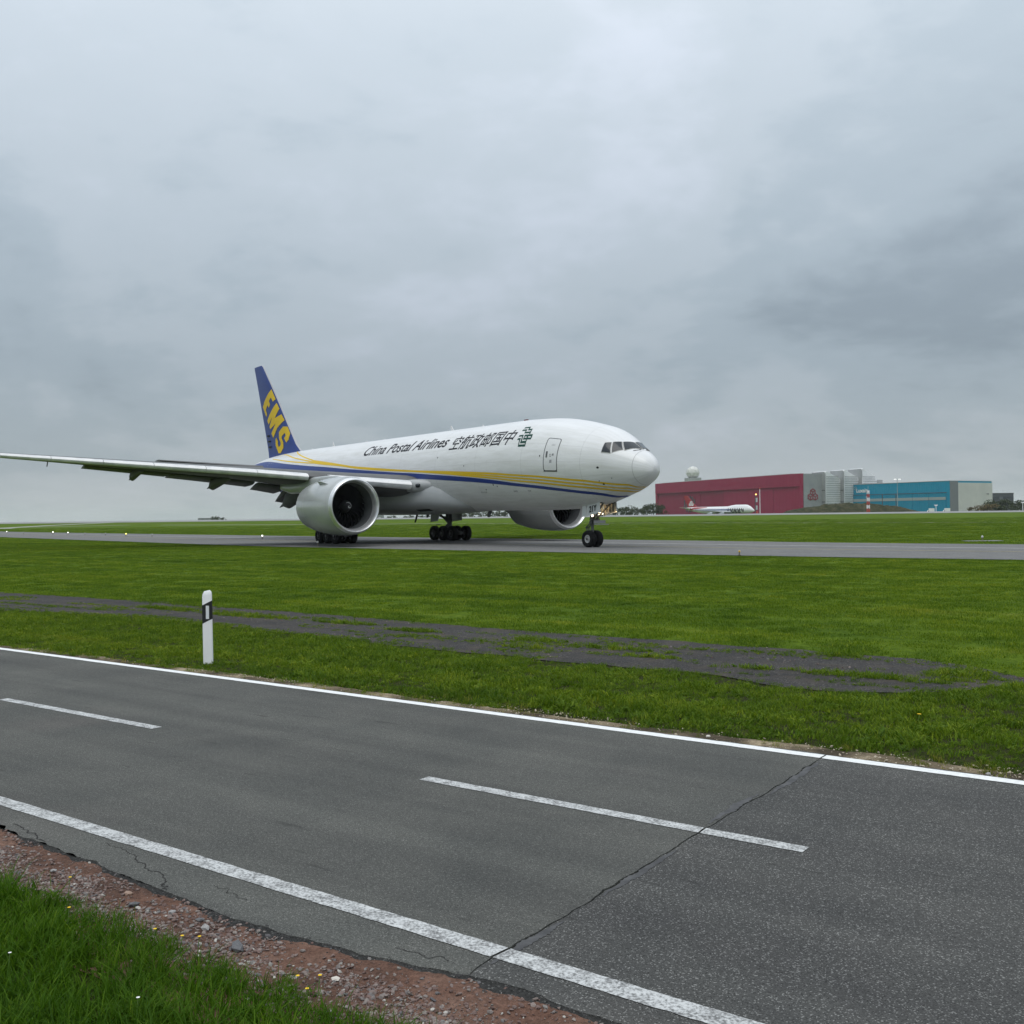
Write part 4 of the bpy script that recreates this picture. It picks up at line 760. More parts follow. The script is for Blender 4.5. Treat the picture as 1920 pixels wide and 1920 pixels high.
def make_wing(sg):
    b = AB(); rings = []
    for y in list(np.linspace(2.4, 29.6, 24))+[30.4, 31.3, 32.0, 32.4]:
        off = 0.42 if 3 < y < 29.4 else 0.05; rings.append([(p[0], sg*y, p[1]) for p in foil(le(y)+off, te(y), zl(y)+0.06, zte(y), thk(y))])
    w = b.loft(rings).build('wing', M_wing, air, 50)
    def slat(y0, y1):
        rr = []
        for y in np.linspace(y0, y1, 5):
            h = hh_(y); c_ = 3.4*h; f = [(c_, h*1.10), (c_*0.55, h*1.06), (c_*0.25, h*0.86), (c_*0.08, h*0.5), (0.0, 0.0), (c_*0.05, -h*0.5), (c_*0.16, -h*0.86), (c_*0.30, -h), (c_*0.30, -h*0.92), (c_*0.2, -h*0.3), (c_*0.32, h*0.45), (c_*0.6, h*0.85), (c_, h*1.02)]
            rr.append([(le(y)+a, sg*y, zl(y)+d) for a, d in f])
        AB().loft(rr).build('slat', M_slat, w, 40)
    slat(3.75, 8.75)
    for y0, y1 in zip((10.1, 13.25, 16.4, 19.6, 22.7, 25.9), (13.22, 16.37, 19.57, 22.67, 25.87, 29.0)): slat(y0, y1)
    def flap(y0, y1, c0, c1, ang, drop, back):
        rr = []
        for q in np.linspace(0, 1, 4):
            y = y0+(y1-y0)*q; c_ = c0+(c1-c0)*q; x0 = te(y)-c_*0.55+back; z0 = zte(y)-drop
            rr.append([(p[0], sg*y, p[1]) for p in foil(x0, x0+c_*math.cos(R(ang)), z0, z0-c_*math.sin(R(ang)), c_*0.15, 10)])
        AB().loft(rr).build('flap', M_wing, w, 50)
    flap(3.5, 8.4, 2.9, 2.7, 22, 0.30, 0.3); flap(8.6, 10.6, 2.4, 2.2, 12, 0.18, 0.1); flap(10.9, 16.9, 2.2, 1.75, 9, 0.10, 0.25); flap(17.0, 22.9, 1.75, 1.35, 8, 0.06, 0.2)
    def fairing(y, x0, x1, z0, zend, hw, hd):
        rr = []
        for s in (0.0, 0.06, 0.18, 0.35, 0.55, 0.75, 0.9, 1.0):
            k_ = max(0.03, math.sin(math.pi*min(1.0, s*0.62+0.0))**0.75 if s < 0.8 else (1-s)*1.9+0.05); zz = z0+(zend-z0)*s**1.7
            rr.append([(x0+(x1-x0)*s, sg*y+hw*k_*math.cos(a), zz+hd*k_*(math.sin(a) if math.sin(a) > 0 else 0.75*math.sin(a))) for a in np.linspace(0, 2*math.pi, 16, endpoint=False)])
        AB().loft(rr).build('flap_fairing', M_wing, w, 60)
    fairing(19.5, 36.4, 40.6, zl(19.5)-0.28, 5.20, 0.26, 0.42); fairing(13.8, 33.0, 38.6, zl(13.8)-0.42, 4.50, 0.32, 0.52); fairing(8.05, 29.5, 37.2, 4.25, 2.92, 0.46, 0.85)
    b = AB()
    b.tube((le(26)+0.6, sg*26, zl(26)-0.2), (le(26)+0.9, sg*26, zl(26)-0.55), 0.04, n=6).build('wing_probe', M_seam, w)
    # landing light in the wing root
    P = [(21.55, sg*3.42, 4.45), (21.95, sg*3.72, 4.40), (21.98, sg*3.72, 4.18), (21.55, sg*3.42, 4.22)]
    b = AB(); b.lathe([(-0.14, 0.001), (-0.10, 0.12), (0.0, 0.16), (0.2, 0.16)], (21.85, sg*3.5, 4.38), 'x', 14); b.build('wing_light', M_glass, w, 60)
    # leading edge glove at the root
    rr = []
    for y, x0, h in ((2.4, 20.5, 0.62), (2.95, 21.0, 0.56), (3.35, 21.6, 0.5), (3.72, 22.30, 0.42)):
        rr.append([(p[0], sg*y, p[1]) for p in foil(x0, x0+4.5, zl(y)+0.02, zl(y)-0.02, h*2.0, 12, 0)])
    AB().loft(rr).build('wing_root_glove', M_bellyg, w, 60)
    return w
for sg in (1, -1): make_wing(sg)
# ---- engines
def make_engine(sg):
    o = (20.1, sg*9.61, 2.86)
    outer = [(0.035, 1.80), (0.0, 1.825), (0.03, 1.86), (0.12, 1.92), (0.3, 1.985), (0.7, 2.05), (1.3, 2.095), (2.2, 2.11), (3.2, 2.09), (4.2, 2.02), (5.2, 1.90), (6.1, 1.75), (6.35, 1.70), (6.33, 1.66), (5.2, 1.62)]
    eng = AB().lathe(outer[4:], o, 'x', 72).build('engine', M_cowl, air, 40)
    AB().lathe([(0.62, 1.62), (0.3, 1.665), (0.12, 1.73)]+outer[:5], o, 'x', 72).build('inlet_lip', M_alu, eng, 180)
    AB().lathe([(0.62, 1.62), (0.9, 1.595), (1.3, 1.59), (1.9, 1.60)], o, 'x', 64).build('inlet_duct', M_duct, eng, 180)
    AB().lathe([(2.25, 1.62), (2.3, 1.0), (2.25, 0.01)], o, 'x', 48).build('fan_case', M_dark, eng, 180)
    AB().lathe([(5.0, 1.3), (6.3, 1.15), (7.3, 0.92), (8.2, 0.68), (8.15, 0.6), (7.6, 0.55)], o, 'x', 40).build('core_cowl', M_gear, eng, 60)
    AB().lathe([(7.6, 0.42), (8.6, 0.32), (9.4, 0.02)], o, 'x', 24).build('exhaust_plug', M_gear, eng, 180)
    sp = AB().lathe([(0.95, 0.002), (0.97, 0.05), (1.05, 0.14), (1.2, 0.26), (1.45, 0.39), (1.75, 0.47), (2.0, 0.50)], o, 'x', 36).build('spinner', M_dark, eng, 180)
    prof = np.array([(0.95, 0.002), (0.97, 0.05), (1.05, 0.14), (1.2, 0.26), (1.45, 0.39)]); V = []; q = np.linspace(0, 1, 40)
    for e_ in (-1, 1):
        r_ = 0.03+0.235*q**0.8+e_*0.032*np.sin(np.pi*np.clip(q*0.92+0.08, 0, 1))**0.5; a_ = R(20)-sg*q*R(330)
        xx = np.interp(r_, prof[:, 1], prof[:, 0])-0.012; V.append(np.stack([o[0]+xx, o[1]+r_*np.cos(a_), o[2]+r_*np.sin(a_)], 1))
    V = AP(np.concatenate(V)); n = 40; np_mesh('spinner_swirl', V, [(i, i+1, n+i+1, n+i) for i in range(n-1)], pmat('swirl_white', (0.75, 0.75, 0.75), 0.5), eng, 180)
    for a_, nm in ((0.64, 'cowl_seam'), (2.45, 'cowl_seam'), (4.55, 'cowl_seam')):
        rr_ = float(np.interp(a_, [p[0] for p in outer[1:13]], [p[1] for p in outer[1:13]]))+0.004; AB().lathe([(a_-0.014, rr_+0.001), (a_+0.014, rr_-0.001)], o, 'x', 72).build(nm, M_mark, eng, 180)
    for an in (R(-90), R(12), R(168)):
        q_ = np.linspace(2.46, 4.54, 12); r_ = np.interp(q_, [p[0] for p in outer[1:13]], [p[1] for p in outer[1:13]])+0.005
        V = AP(np.concatenate([np.stack([o[0]+q_, o[1]+r_*np.cos(an+d_), o[2]+r_*np.sin(an+d_)], 1) for d_ in (-0.006, 0.006)])); np_mesh('cowl_seam', V, [(i, i+1, 12+i+1, 12+i) for i in range(11)], M_mark, eng, 180)
    # one fan blade, then copies that share its mesh
    V = []; F = []; nr, nc = 9, 4
    for i in range(nr):
        s = i/(nr-1); r_ = 0.46+1.12*s; stag = R(28+34*s); ch = (0.42+0.20*math.sin(math.pi*min(1, s*0.8+0.1))); sw = 0.16*math.sin(math.pi*s*1.05)-0.12*s*s
        for j in range(nc):
            u = j/(nc-1)-0.5; ax = u*ch*math.cos(stag)+0.03*(1-4*u*u); tg = u*ch*math.sin(stag)+sw
            V.append((1.72+ax, r_*math.sin(tg/r_), r_*math.cos(tg/r_)))
    for i in range(nr-1):
        for j in range(nc-1): F.append((i*nc+j, i*nc+j+1, (i+1)*nc+j+1, (i+1)*nc+j))
    me = bpy.data.meshes.new('fan_blade'); me.from_pydata(V, [], F); finish(me, M_blade_, 180)
    oc = AP(np.array([o]))[0]
    for k in range(22):
        bo = link('fan_blade', me, eng); bo.location = tuple(oc); bo.rotation_euler = (2*math.pi*k/22+0.1, 0, 0)
    # strake and pylon
    rr = []
    for s, (x_, zb, zt, hw) in enumerate(((22.1, 4.86, 4.93, 0.05), (23.2, 4.75, 5.08, 0.20), (24.6, 4.6, 5.12, 0.27), (26.4, 4.3, 5.10, 0.30), (28.5, 3.9, 5.0, 0.30), (31.0, 3.9, 4.9, 0.26), (33.2, 4.3, 4.85, 0.08))):
        rr.append([(x_, o[1]+hw*math.copysign(abs(math.cos(a))**0.6, math.cos(a)), (zb+zt)/2+(zt-zb)/2*math.copysign(abs(math.sin(a))**0.6, math.sin(a))) for a in np.linspace(0, 2*math.pi, 20, endpoint=False)])
    AB().loft(rr).build('pylon', M_cowl, eng, 60)
    for sd_ in (-1, 1):
        a_ = R(90-sd_*42); y_, z_ = o[1]+2.08*math.cos(a_), o[2]+2.08*math.sin(a_); d = Vector((0, math.cos(a_), math.sin(a_)))
        P = [Vector((21.5, y_, z_)), Vector((23.0, y_, z_)), Vector((22.9, y_, z_))+d*0.30, Vector((22.4, y_, z_))+d*0.28]
        AB().prism(P, (0, 0.02, 0)).build('strake', M_cowl, eng)
for sg in (1, -1): make_engine(sg)
# ---- tail
def finfoil(x0, x1, z, tk, n=14):
    return [(p[0], p[1], z) for p in foil(x0, x1, 0, 0, tk, n, 0)]
FIN = [(7.6, 49.6, 58.9, 0.60), (8.35, 50.2, 59.08, 0.58), (8.9, 51.0, 59.2, 0.57), (9.4, 51.75, 59.35, 0.56), (11.4, 53.66, 60.1, 0.50), (13.5, 55.58, 60.95, 0.42), (16, 58.0, 61.95, 0.32), (18.25, 60.28, 62.88, 0.22), (18.42, 60.62, 62.93, 0.18)]
fin = AB().loft([finfoil(a, b_, z, tk) for z, a, b_, tk in FIN]).build('tail_fin', M_blue, air, 60)
def fin_half(x, z):
    zz = [f[0] for f in FIN]; a = np.interp(z, zz, [f[1] for f in FIN]); b_ = np.interp(z, zz, [f[2] for f in FIN]); tk = np.interp(z, zz, [f[3] for f in FIN]); s = np.clip((x-a)/(b_-a), 0, 1)
    return 5*(0.2969*np.sqrt(s)-0.126*s-0.3516*s**2+0.2843*s**3-0.1036*s**4)*tk*0.98
rr = []
for z, a, b_, tk in FIN[1:]:
    h = lambda d: float(fin_half(a+d, z))+0.014
    rr.append([(a-0.05, 0, z), (a+0.04, h(0.04), z), (a+0.08, h(0.08), z), (a+0.13, h(0.13), z), (a+0.13, -h(0.13), z), (a+0.08, -h(0.08), z), (a+0.04, -h(0.04), z)])
AB().loft(rr).build('leading_edge', pmat('fin_edge', (0.42, 0.42, 0.44), 0.4, metal=0.2), fin, 60)
EMS = [[(57.92, 15.57), (56.83, 14.43), (57.43, 14.21), (57.99, 14.7), (58.51, 14.39), (58.19, 14.0), (58.58, 13.66), (58.95, 13.99), (59.54, 13.54), (59.17, 13.03), (59.47, 12.77), (60.49, 13.92), (59.93, 14.46), (58.92, 15.08)], [(56.52, 14.0), (55.81, 13.33), (56.89, 12.43), (55.27, 12.7), (54.53, 12.04), (56.18, 11.39), (57.46, 10.4), (58.0, 10.91), (56.68, 11.86), (58.34, 11.37), (58.55, 11.68), (57.63, 12.58), (58.78, 11.91), (59.22, 12.35), (58.37, 12.96), (57.38, 13.55)], [(54.74, 11.4), (53.81, 11.33), (53.13, 10.57), (53.36, 9.96), (53.9, 9.69), (54.41, 10.17), (54.05, 10.43), (54.3, 10.72), (55.02, 10.41), (55.03, 10.16), (54.64, 9.79), (54.58, 9.21), (55.46, 8.69), (56.04, 8.72), (56.82, 9.58), (56.8, 10.16), (56.58, 10.4), (56.08, 9.94), (56.2, 9.71), (55.87, 9.32), (55.36, 9.55), (55.35, 9.78), (55.78, 10.26), (55.76, 10.9)]]
for P in EMS:
    for sg in (1, -1):
        b = bmesh.new(); b.faces.new([b.verts.new((x, z, 0)) for x, z in P]).normal_update(); bmesh.ops.triangulate(b, faces=b.faces)
        c = np.array([v.co[:2] for v in b.verts])
        for ax in (0, 1):
            for q in np.arange(c[:, ax].min()+0.2, c[:, ax].max(), 0.25):
                co = [0, 0, 0]; no = [0, 0, 0]; co[ax] = q; no[ax] = 1; bmesh.ops.bisect_plane(b, geom=b.verts[:]+b.edges[:]+b.faces[:], plane_co=co, plane_no=no)
        for v in b.verts: x, z = v.co.x, v.co.y; v.co = AP(np.array([[x, sg*(float(fin_half(x, z))+0.018), z]]))[0]
        me = bpy.data.meshes.new('letter'); b.to_mesh(me); b.free(); finish(me, M_yellow, 180); link('letter', me, fin)
for z in (9.5, 10.1, 10.7):
    x_ = float(np.interp(z, [f[0] for f in FIN], [f[2] for f in FIN]))-0.9; AB().box((x_, float(fin_half(x_, z))+0.04, z), (0.55, 0.14, 0.16)).build('rudder_actuator', M_dark, fin)
for sg in (1, -1):
    rr = []
    for q in np.linspace(0, 1, 6):
        y = 0.6+q*10.15; rr.append([(p[0], sg*y, p[1]) for p in foil(54.3+7.2*q, 60.6+2.75*q, 7.02+1.0*q, 7.02+0.98*q, 0.62*(1-q)+0.2*q, 12, 0)])
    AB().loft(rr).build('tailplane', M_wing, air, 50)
AB().lathe([(0, 0.24), (0.25, 0.17), (0.27, 0.10), (0.0, 0.08)], (62.95, 0, 7.42), 'x', 16).build('exhaust_pipe', M_gear, air, 60)
# ---- landing gear (stands on the ground, not tilted)
class GB(MB):
    def build(s, name, mat, parent, smooth=None):
        P = np.array(s.v); P[:, 0] -= 5.89; s.v = [tuple(p) for p in P]; return MB.build(s, name, mat, parent, smooth)
def wheel(parent, x, y, r, w, side, rim=None):
    h = w/2; tp = [(-h*0.62, r*0.46), (-h*0.9, r*0.62), (-h, r*0.80), (-h*0.82, r*0.95), (-h*0.45, r), (h*0.45, r), (h*0.82, r*0.95), (h, r*0.80), (h*0.9, r*0.62), (h*0.62, r*0.46)]
    z = r-0.012
    GB().lathe(tp, (x, y, z), 'y', 36).build('tyre', M_tyre, parent, 60)
    s = side; GB().lathe([(s*h*0.62, r*0.49), (s*h*0.72, r*0.46), (s*h*0.68, r*0.40), (s*h*0.15, r*0.34), (s*h*0.1, r*0.22), (s*h*0.75, r*0.17), (s*h*0.78, 0.001)], (x, y, z), 'y', 28).build('rim', rim or M_rim, parent, 40)
    GB().lathe([(-s*h*0.6, r*0.47), (-s*h*0.2, r*0.36), (-s*h*0.2, 0.001)], (x, y, z), 'y', 20).build('brake', M_gear, parent, 40)
b = GB(); b.tube((5.89, 0, 1.55), (5.86, 0, 2.85), 0.155, n=16).tube((5.89, 0, 0.5), (5.89, 0, 1.6), 0.10, n=14).tube((5.89, 0, 1.45), (5.89, 0, 1.68), 0.20, n=16).tube((5.89, -0.5, 0.53), (5.89, 0.5, 0.53), 0.075, n=10)
ng = b.build('nose_gear', M_gear, air, 40)
wheel(ng, 5.89, 0.30, 0.545, 0.42, 1); wheel(ng, 5.89, -0.30, 0.545, 0.42, -1)
b = GB(); b.tube((6.0, 0.10, 1.55), (6.40, 0.10, 1.25), 0.04, n=6).tube((6.0, -0.10, 1.55), (6.40, -0.10, 1.25), 0.04, n=6).tube((6.40, 0.1, 1.25), (6.0, 0.08, 0.62), 0.045, n=6).tube((6.40, -0.1, 1.25), (6.0, -0.08, 0.62), 0.045, n=6).tube((6.4, -0.14, 1.25), (6.4, 0.14, 1.25), 0.05, n=6); b.build('torque_link', M_gear, ng, 40)
b = GB(); b.tube((5.75, 0.1, 1.7), (4.5, 0.3, 2.75), 0.06, n=8).tube((5.75, -0.1, 1.7), (4.5, -0.3, 2.75), 0.06, n=8).tube((5.2, -0.25, 2.15), (5.2, 0.25, 2.15), 0.04, n=6); b.build('drag_brace', M_gear, ng, 40)
b = GB(); b.tube((5.66, -0.36, 1.78), (5.66, 0.36, 1.78), 0.09, n=10).tube((5.7, 0.24, 1.5), (5.7, 0.24, 2.2), 0.05, n=8).tube((5.7, -0.24, 1.5), (5.7, -0.24, 2.2), 0.05, n=8); b.build('steering_actuator', M_gear, ng, 40)
b = GB(); b.box((5.2, -0.02, 1.62), (0.55, 0.52, 0.20)).box((5.05, -0.05, 1.46), (0.75, 0.62, 0.05)); b.build('light_bracket', pmat('bracket_grey', (0.33, 0.33, 0.33), 0.5), ng)
M_lamp = pmat('taxi_lamp', (0.9, 0.85, 0.7), 0.2, emit=(1.0, 0.86, 0.62), estr=5)
for x_, y_, z_, r_ in ((5.5, 0.32, 2.03, 0.085), (5.42, -0.22, 2.16, 0.10), (5.42, -0.45, 2.16, 0.07)):
    GB().lathe([(-0.02, 0.001), (-0.015, r_*0.8), (0.0, r_), (0.02, r_)], (x_, y_, z_), 'x', 14).build('taxi_light', M_lamp, ng, 60)
    GB().lathe([(0.0, r_*1.05), (0.09, r_*0.8), (0.12, 0.001)], (x_+0.012, y_, z_), 'x', 14).build('lamp_housing', M_gear, ng, 60)
ll = bpy.data.lights.new('taxi_light_glow', 'SPOT'); ll.energy = 16; ll.color = (1.0, 0.72, 0.36); ll.shadow_soft_size = 0.06; ll.spot_size = R(150); ll.spot_blend = 0.6
lo_ = bpy.data.objects.new('taxi_light_glow', ll); col.objects.link(lo_); lo_.parent = ng; lo_.location = (5.25-5.89, 0.10, 2.22); lo_.rotation_euler = Vector((0.0, 1.0, -0.25)).to_track_quat('Z', 'Y').to_euler()
M_door = paintmat('gear_door_grey', (0.62, 0.64, 0.64), (0.67, 0.68, 0.675)); M_doorin = pmat('gear_door_inner', (0.36, 0.34, 0.29), 0.45)
for sg in (1, -1):
    y = sg*0.66; b = GB(); b.prism([(4.32, y, 2.98), (5.55, y, 2.74), (5.54, y*1.04, 1.99), (4.29, y*1.04, 2.22)], (0, sg*0.045, 0)); nd_ = b.build('nose_gear_door', M_door, ng)
    b = GB(); b.prism([(5.62, y, 2.70), (6.04, y, 2.64), (6.03, y*1.04, 1.95), (5.61, y*1.04, 1.98)], (0, sg*0.045, 0)); b.build('nose_gear_door', M_door, ng)
    b = GB(); b.prism([(4.36, y-sg*0.012, 2.9), (5.50, y-sg*0.012, 2.68), (5.49, y*1.03-sg*0.012, 2.03), (4.34, y*1.03-sg*0.012, 2.26)], (0, sg*0.008, 0)); b.build('door_lining', M_doorin, ng)
    b = GB()
    for x_ in (4.6, 4.9, 5.2): b.box((x_, y-sg*0.03, 2.5), (0.04, 0.04, 0.5))
    b.build('door_rib', M_gear, ng)
V, F = text_mesh('21Y', 0.0, 1.05, 0.03); V = fit_text(V, 5.30, 4.58, 2.26, 2.66)
np_mesh('lettering', [(x-5.89, 0.66*1.0+0.045+0.66*0.04*(2.9-z)/0.8+0.03, z+(5.0-x)*0.16) for x, z in V], F, M_ink, ng)
b = GB(); b.prism([(4.3, -0.6, 2.80), (6.0, -0.6, 2.56), (6.0, -0.6, 2.70), (4.3, -0.6, 2.95)], (0, 1.2, 0)); b.build('gear_well', M_dark, ng)
for sg in (1, -1):
    yb = sg*5.49; xb = 31.8
    b = GB(); b.tube((xb, yb, 0.72), (xb, yb*0.97, 3.4), 0.20, 0.23, n=16).tube((xb, yb*0.985, 1.6), (xb, yb*0.97, 3.4), 0.29, n=16).tube((xb-1.75, yb, 0.66), (xb+1.75, yb, 0.66), 0.17, n=12)
    for dx in (-1.46, 0, 1.46): b.tube((xb+dx, yb-0.95, 0.63), (xb+dx, yb+0.95, 0.63), 0.10, n=10)
    mg = b.build('main_gear', M_gear, air, 40)
    for dx in (-1.46, 0, 1.46):
        for d in (-1, 1): wheel(mg, xb+dx, yb+d*0.70, 0.645, 0.50, d, M_rimd)
    b = GB(); b.tube((xb, yb, 1.7), (xb-2.2, yb-sg*1.2, 3.2), 0.10, n=8).tube((xb, yb, 1.7), (xb+0.3, yb-sg*2.3, 2.9), 0.11, n=8).tube((xb, yb, 1.35), (xb+2.0, yb-sg*0.5, 3.0), 0.08, n=8); b.build('side_brace', M_gear, mg, 40)
    b = GB(); b.tube((xb+0.25, yb, 1.5), (xb+0.85, yb, 1.15), 0.08, n=6).tube((xb+0.85, yb, 1.15), (xb+0.25, yb, 0.78), 0.08, n=6).tube((xb-0.2, yb, 1.1), (xb-1.3, yb, 0.85), 0.05, n=6).tube((xb+1.0, yb-sg*0.4, 1.38), (xb+1.55, yb-sg*0.4, 1.42), 0.035, n=6).tube((xb+1.55, yb-sg*0.4, 1.42), (xb+1.7, yb-sg*0.4, 1.1), 0.035, n=6); b.build('torque_link', M_gear, mg, 40)
    b = GB(); b.prism([(xb-1.3, yb+sg*0.42, 3.3), (xb+1.1, yb+sg*0.42, 3.3), (xb+0.9, yb+sg*0.5, 1.62), (xb-1.1, yb+sg*0.5, 1.75)], (0, sg*0.05, 0)); b.build('main_gear_door', M_door, mg)
    b = GB(); b.prism([(xb-1.6, yb*0.62, 2.35), (xb-0.2, yb*0.62, 2.35), (xb-0.3, yb*0.60, 1.62), (xb-1.5, yb*0.60, 1.72)], (0, sg*0.06, 0)); b.build('main_gear_door', M_door, mg)

# ================================================================== BACKGROUND
def wall_mat(name, c1, c2, period=1.2, depth=0.25, rough=0.5):
    """ribbed sheet cladding: ribs are fine relief"""
    m = pmat(name, c1, 0.7, spec=0.15); t = m.node_tree; tcn = t.nodes.new('ShaderNodeTexCoord'); sx = t.nodes.new('ShaderNodeSeparateXYZ'); lk(t, tcn.outputs['Object'], sx.inputs[0])
    w = mth(t, 'PINGPONG', sx.outputs[0], period); f = noise(t, tcn.outputs['Object'], 0.12, 5, 0.6)
    lk(t, mix(t, ramp(t, f, [(0.35, 0.0), (0.65, 1.0)]), c1, c2), t.nodes['Principled BSDF'].inputs['Base Color']); bump(m, w, 0.6, depth); return m
M_red = wall_mat('hangar_red', (0.27, 0.014, 0.055), (0.30, 0.020, 0.065)); M_redd = wall_mat('hangar_red_shaded', (0.235, 0.012, 0.048), (0.26, 0.017, 0.056)); M_grey = wall_mat('cladding_grey', (0.235, 0.25, 0.26), (0.285, 0.30, 0.305)); M_shell = wall_mat('shell_white', (0.64, 0.66, 0.67), (0.72, 0.73, 0.73)); M_shellg = wall_mat('shell_side_grey', (0.30, 0.31, 0.315), (0.35, 0.36, 0.36)); M_cyan = wall_mat('hangar_cyan', (0.001, 0.235, 0.38), (0.002, 0.26, 0.41)); M_cyand = wall_mat('hangar_cyan_door', (0.001, 0.21, 0.34), (0.002, 0.235, 0.37)); M_bwhite = wall_mat('building_white', (0.50, 0.505, 0.48), (0.56, 0.56, 0.53)); M_roof = pmat('flat_roof', (0.35, 0.355, 0.35), 0.8); M_winds = pmat('dark_glazing', (0.03, 0.034, 0.045), 0.2, spec=0.7); M_stripe = pmat('glazing_band', (0.30, 0.34, 0.345), 0.35); M_logo = pmat('logo_red', (0.26, 0.03, 0.045), 0.5); M_white = pmat('plain_white', (0.78, 0.78, 0.77), 0.5); M_ora = pmat('marking_red', (0.42, 0.05, 0.03), 0.5); M_steel = pmat('mast_steel', (0.36, 0.37, 0.38), 0.5, metal=0.3); M_steeld = pmat('panel_dark', (0.06, 0.06, 0.07), 0.5); M_roofw = pmat('roof_edge', (0.42, 0.43, 0.43), 0.6)
GB0 = GZ
def frame_of(o, d):
    """local x along the front wall (left to right), local -y towards the airfield"""
    return math.atan2(d[1], d[0])
def hexlogo(parent, cx, cz, r, y, w, mat, sy=-1, dep=0.12):
    """three stacked cubes drawn with bars"""
    b = MB()
    def bar(p, q):
        p, q = Vector((p[0], 0, p[1])), Vector((q[0], 0, q[1])); d = (q-p).normalized(); n_ = Vector((-d.z, 0, d.x))*w/2; p, q = p-d*w*0.4, q+d*w*0.4
        b.prism([(v.x, y, v.z) for v in (p-n_, q-n_, q+n_, p+n_)], (0, sy*dep, 0))
    for ox, oz in ((0, 1.0), (-0.88, -0.5), (0.88, -0.5)):
        C_ = (cx+ox*r, cz+oz*r); H = [(C_[0]+r*math.sin(R(60*k)), C_[1]+r*math.cos(R(60*k))) for k in range(6)]
        for k in range(6): bar(H[k], H[(k+1) % 6])
        for k in (1, 3, 5): bar(C_, H[k])
    return b.build('logo', mat, parent)
# ---- red cargo hangar
L_ = 291.0; red = thing('red_hangar', 'long dark red cargo hangar with sliding doors and grey logo wall', 'hangar', (175, 1234, GB0), math.atan2(-274, 98))
MB().box((L_/2-9, 46.2, 19.3), (L_-18, 90, 38.6)).build('hall', M_red, red); MB().box((L_-9, 46.2, 16.5), (18.2, 90, 33)).build('side_hall', M_shellg, red); MB().box((L_-9, 1.8, 19.2), (18, 1.6, 38.4)).build('front_wall', M_red, red)
MB().box((L_/2, -0.6, 33.0), (L_, 3.4, 12.0)).build('fascia', M_red, red)
MB().box((L_/2, 45, 39.1), (L_-30, 93, 1.0)).build('roof_edge', M_roofw, red)
for u0, u1, y_ in ((4, 54, .9), (54.4, 103, .6), (103.4, 152, .9), (152.4, 200, .2), (200.4, 244, -.2), (244.4, 287, .2)):
    dp = MB().box(((u0+u1)/2, y_-0.5, 13.4), (u1-u0, 0.8, 26.8)).build('door_panel', M_redd if u1 < 153 else M_red, red)  # recessed left doors: their shadow is painted in as a darker red
MB().box((2, -0.9, 13.5), (3.6, 2.6, 27)).build('corner_post', M_red, red); MB().box((289, -0.9, 13.5), (3.6, 2.6, 27)).build('corner_post', M_red, red)
for u, z0, z1 in ((68, 8, 18), (72.5, 5, 20.5), (77, 4, 22), (81.5, 4, 22.5), (86, 5, 21.5), (90.5, 8, 19), (219, 3, 23.5), (226, 4, 24), (232, 6, 21.5), (236.5, 9, 19), (239.3, 11, 17)):
    MB().box((u, -0.72, (z0+z1)/2), (1.9, 0.35, z1-z0)).build('window_strip', M_winds, red)
side = MB().box((L_+0.15, 11, 19.2), (0.5, 21, 38.6)).build('logo_wall', M_grey, red)
lg = hexlogo(red, 0, 18.5, 3.0, 0, 0.85, M_logo, -1, 0.3); lg.rotation_euler = (0, 0, math.pi/2); lg.location = (L_+0.5, 10.5, 0)
for k in range(3):
    y0 = 21.6+20.9*k; A = Vector((L_+5.2, y0)); B = Vector((L_+0.4, y0+20.7)); h0, h1 = 41.0+1.5*k, 35.5+1.2*k
    d = (B-A).normalized(); nrm = Vector((d.y, -d.x)); prof = []; n = 7; rr_ = 4.0
    P2 = [(0, 0), ((B-A).length, 0), ((B-A).length, h1-5)]+[((B-A).length-5*(1-math.cos(R(90*i/n))), h1-5+5*math.sin(R(90*i/n))) for i in range(1, n+1)]+[(1.5, h0), (0, h0-1.2)]
    w_ = Vector((-20.0, 0.0))
    b = MB(); b.prism([(A.x+d.x*p, A.y+d.y*p, z) for p, z in P2], (w_.x, w_.y, 0)); sh = b.build('tail_dock', M_shell, red, 40)
    b = MB()
    for z in np.arange(2, 36, 2.1): q = A+d*0.8; e = A+d*((B-A).length-(3.0 if z > h1-5 else 0.4)); b.prism([(q.x+nrm.x*0.06, q.y+nrm.y*0.06, z), (e.x+nrm.x*0.06, e.y+nrm.y*0.06, z), (e.x+nrm.x*0.06, e.y+nrm.y*0.06, z+0.5), (q.x+nrm.x*0.06, q.y+nrm.y*0.06, z+0.5)], (nrm.x*0.35, nrm.y*0.35, 0))
    b.build('cladding_rib', M_shellg, sh)
    b = MB(); q0 = A+Vector((-20.0, 0.0)); f_ = Vector((-0.1, -0.25)); b.prism([(A.x+f_.x, A.y+f_.y, 0.1), (q0.x+f_.x, q0.y+f_.y, 0.1), (q0.x+f_.x, q0.y+f_.y, h0-0.6), (A.x+f_.x-1.2, A.y+f_.y, h0-0.6), (A.x+f_.x, A.y+f_.y, h0-2)], (0, -0.4, 0)); b.build('end_panel', M_shellg, sh)
    for z in (12, 23): MB().box((A.x-7, A.y-0.7, z), (13.5, 0.5, 0.7)).build('joint_rail', M_steeld, sh)
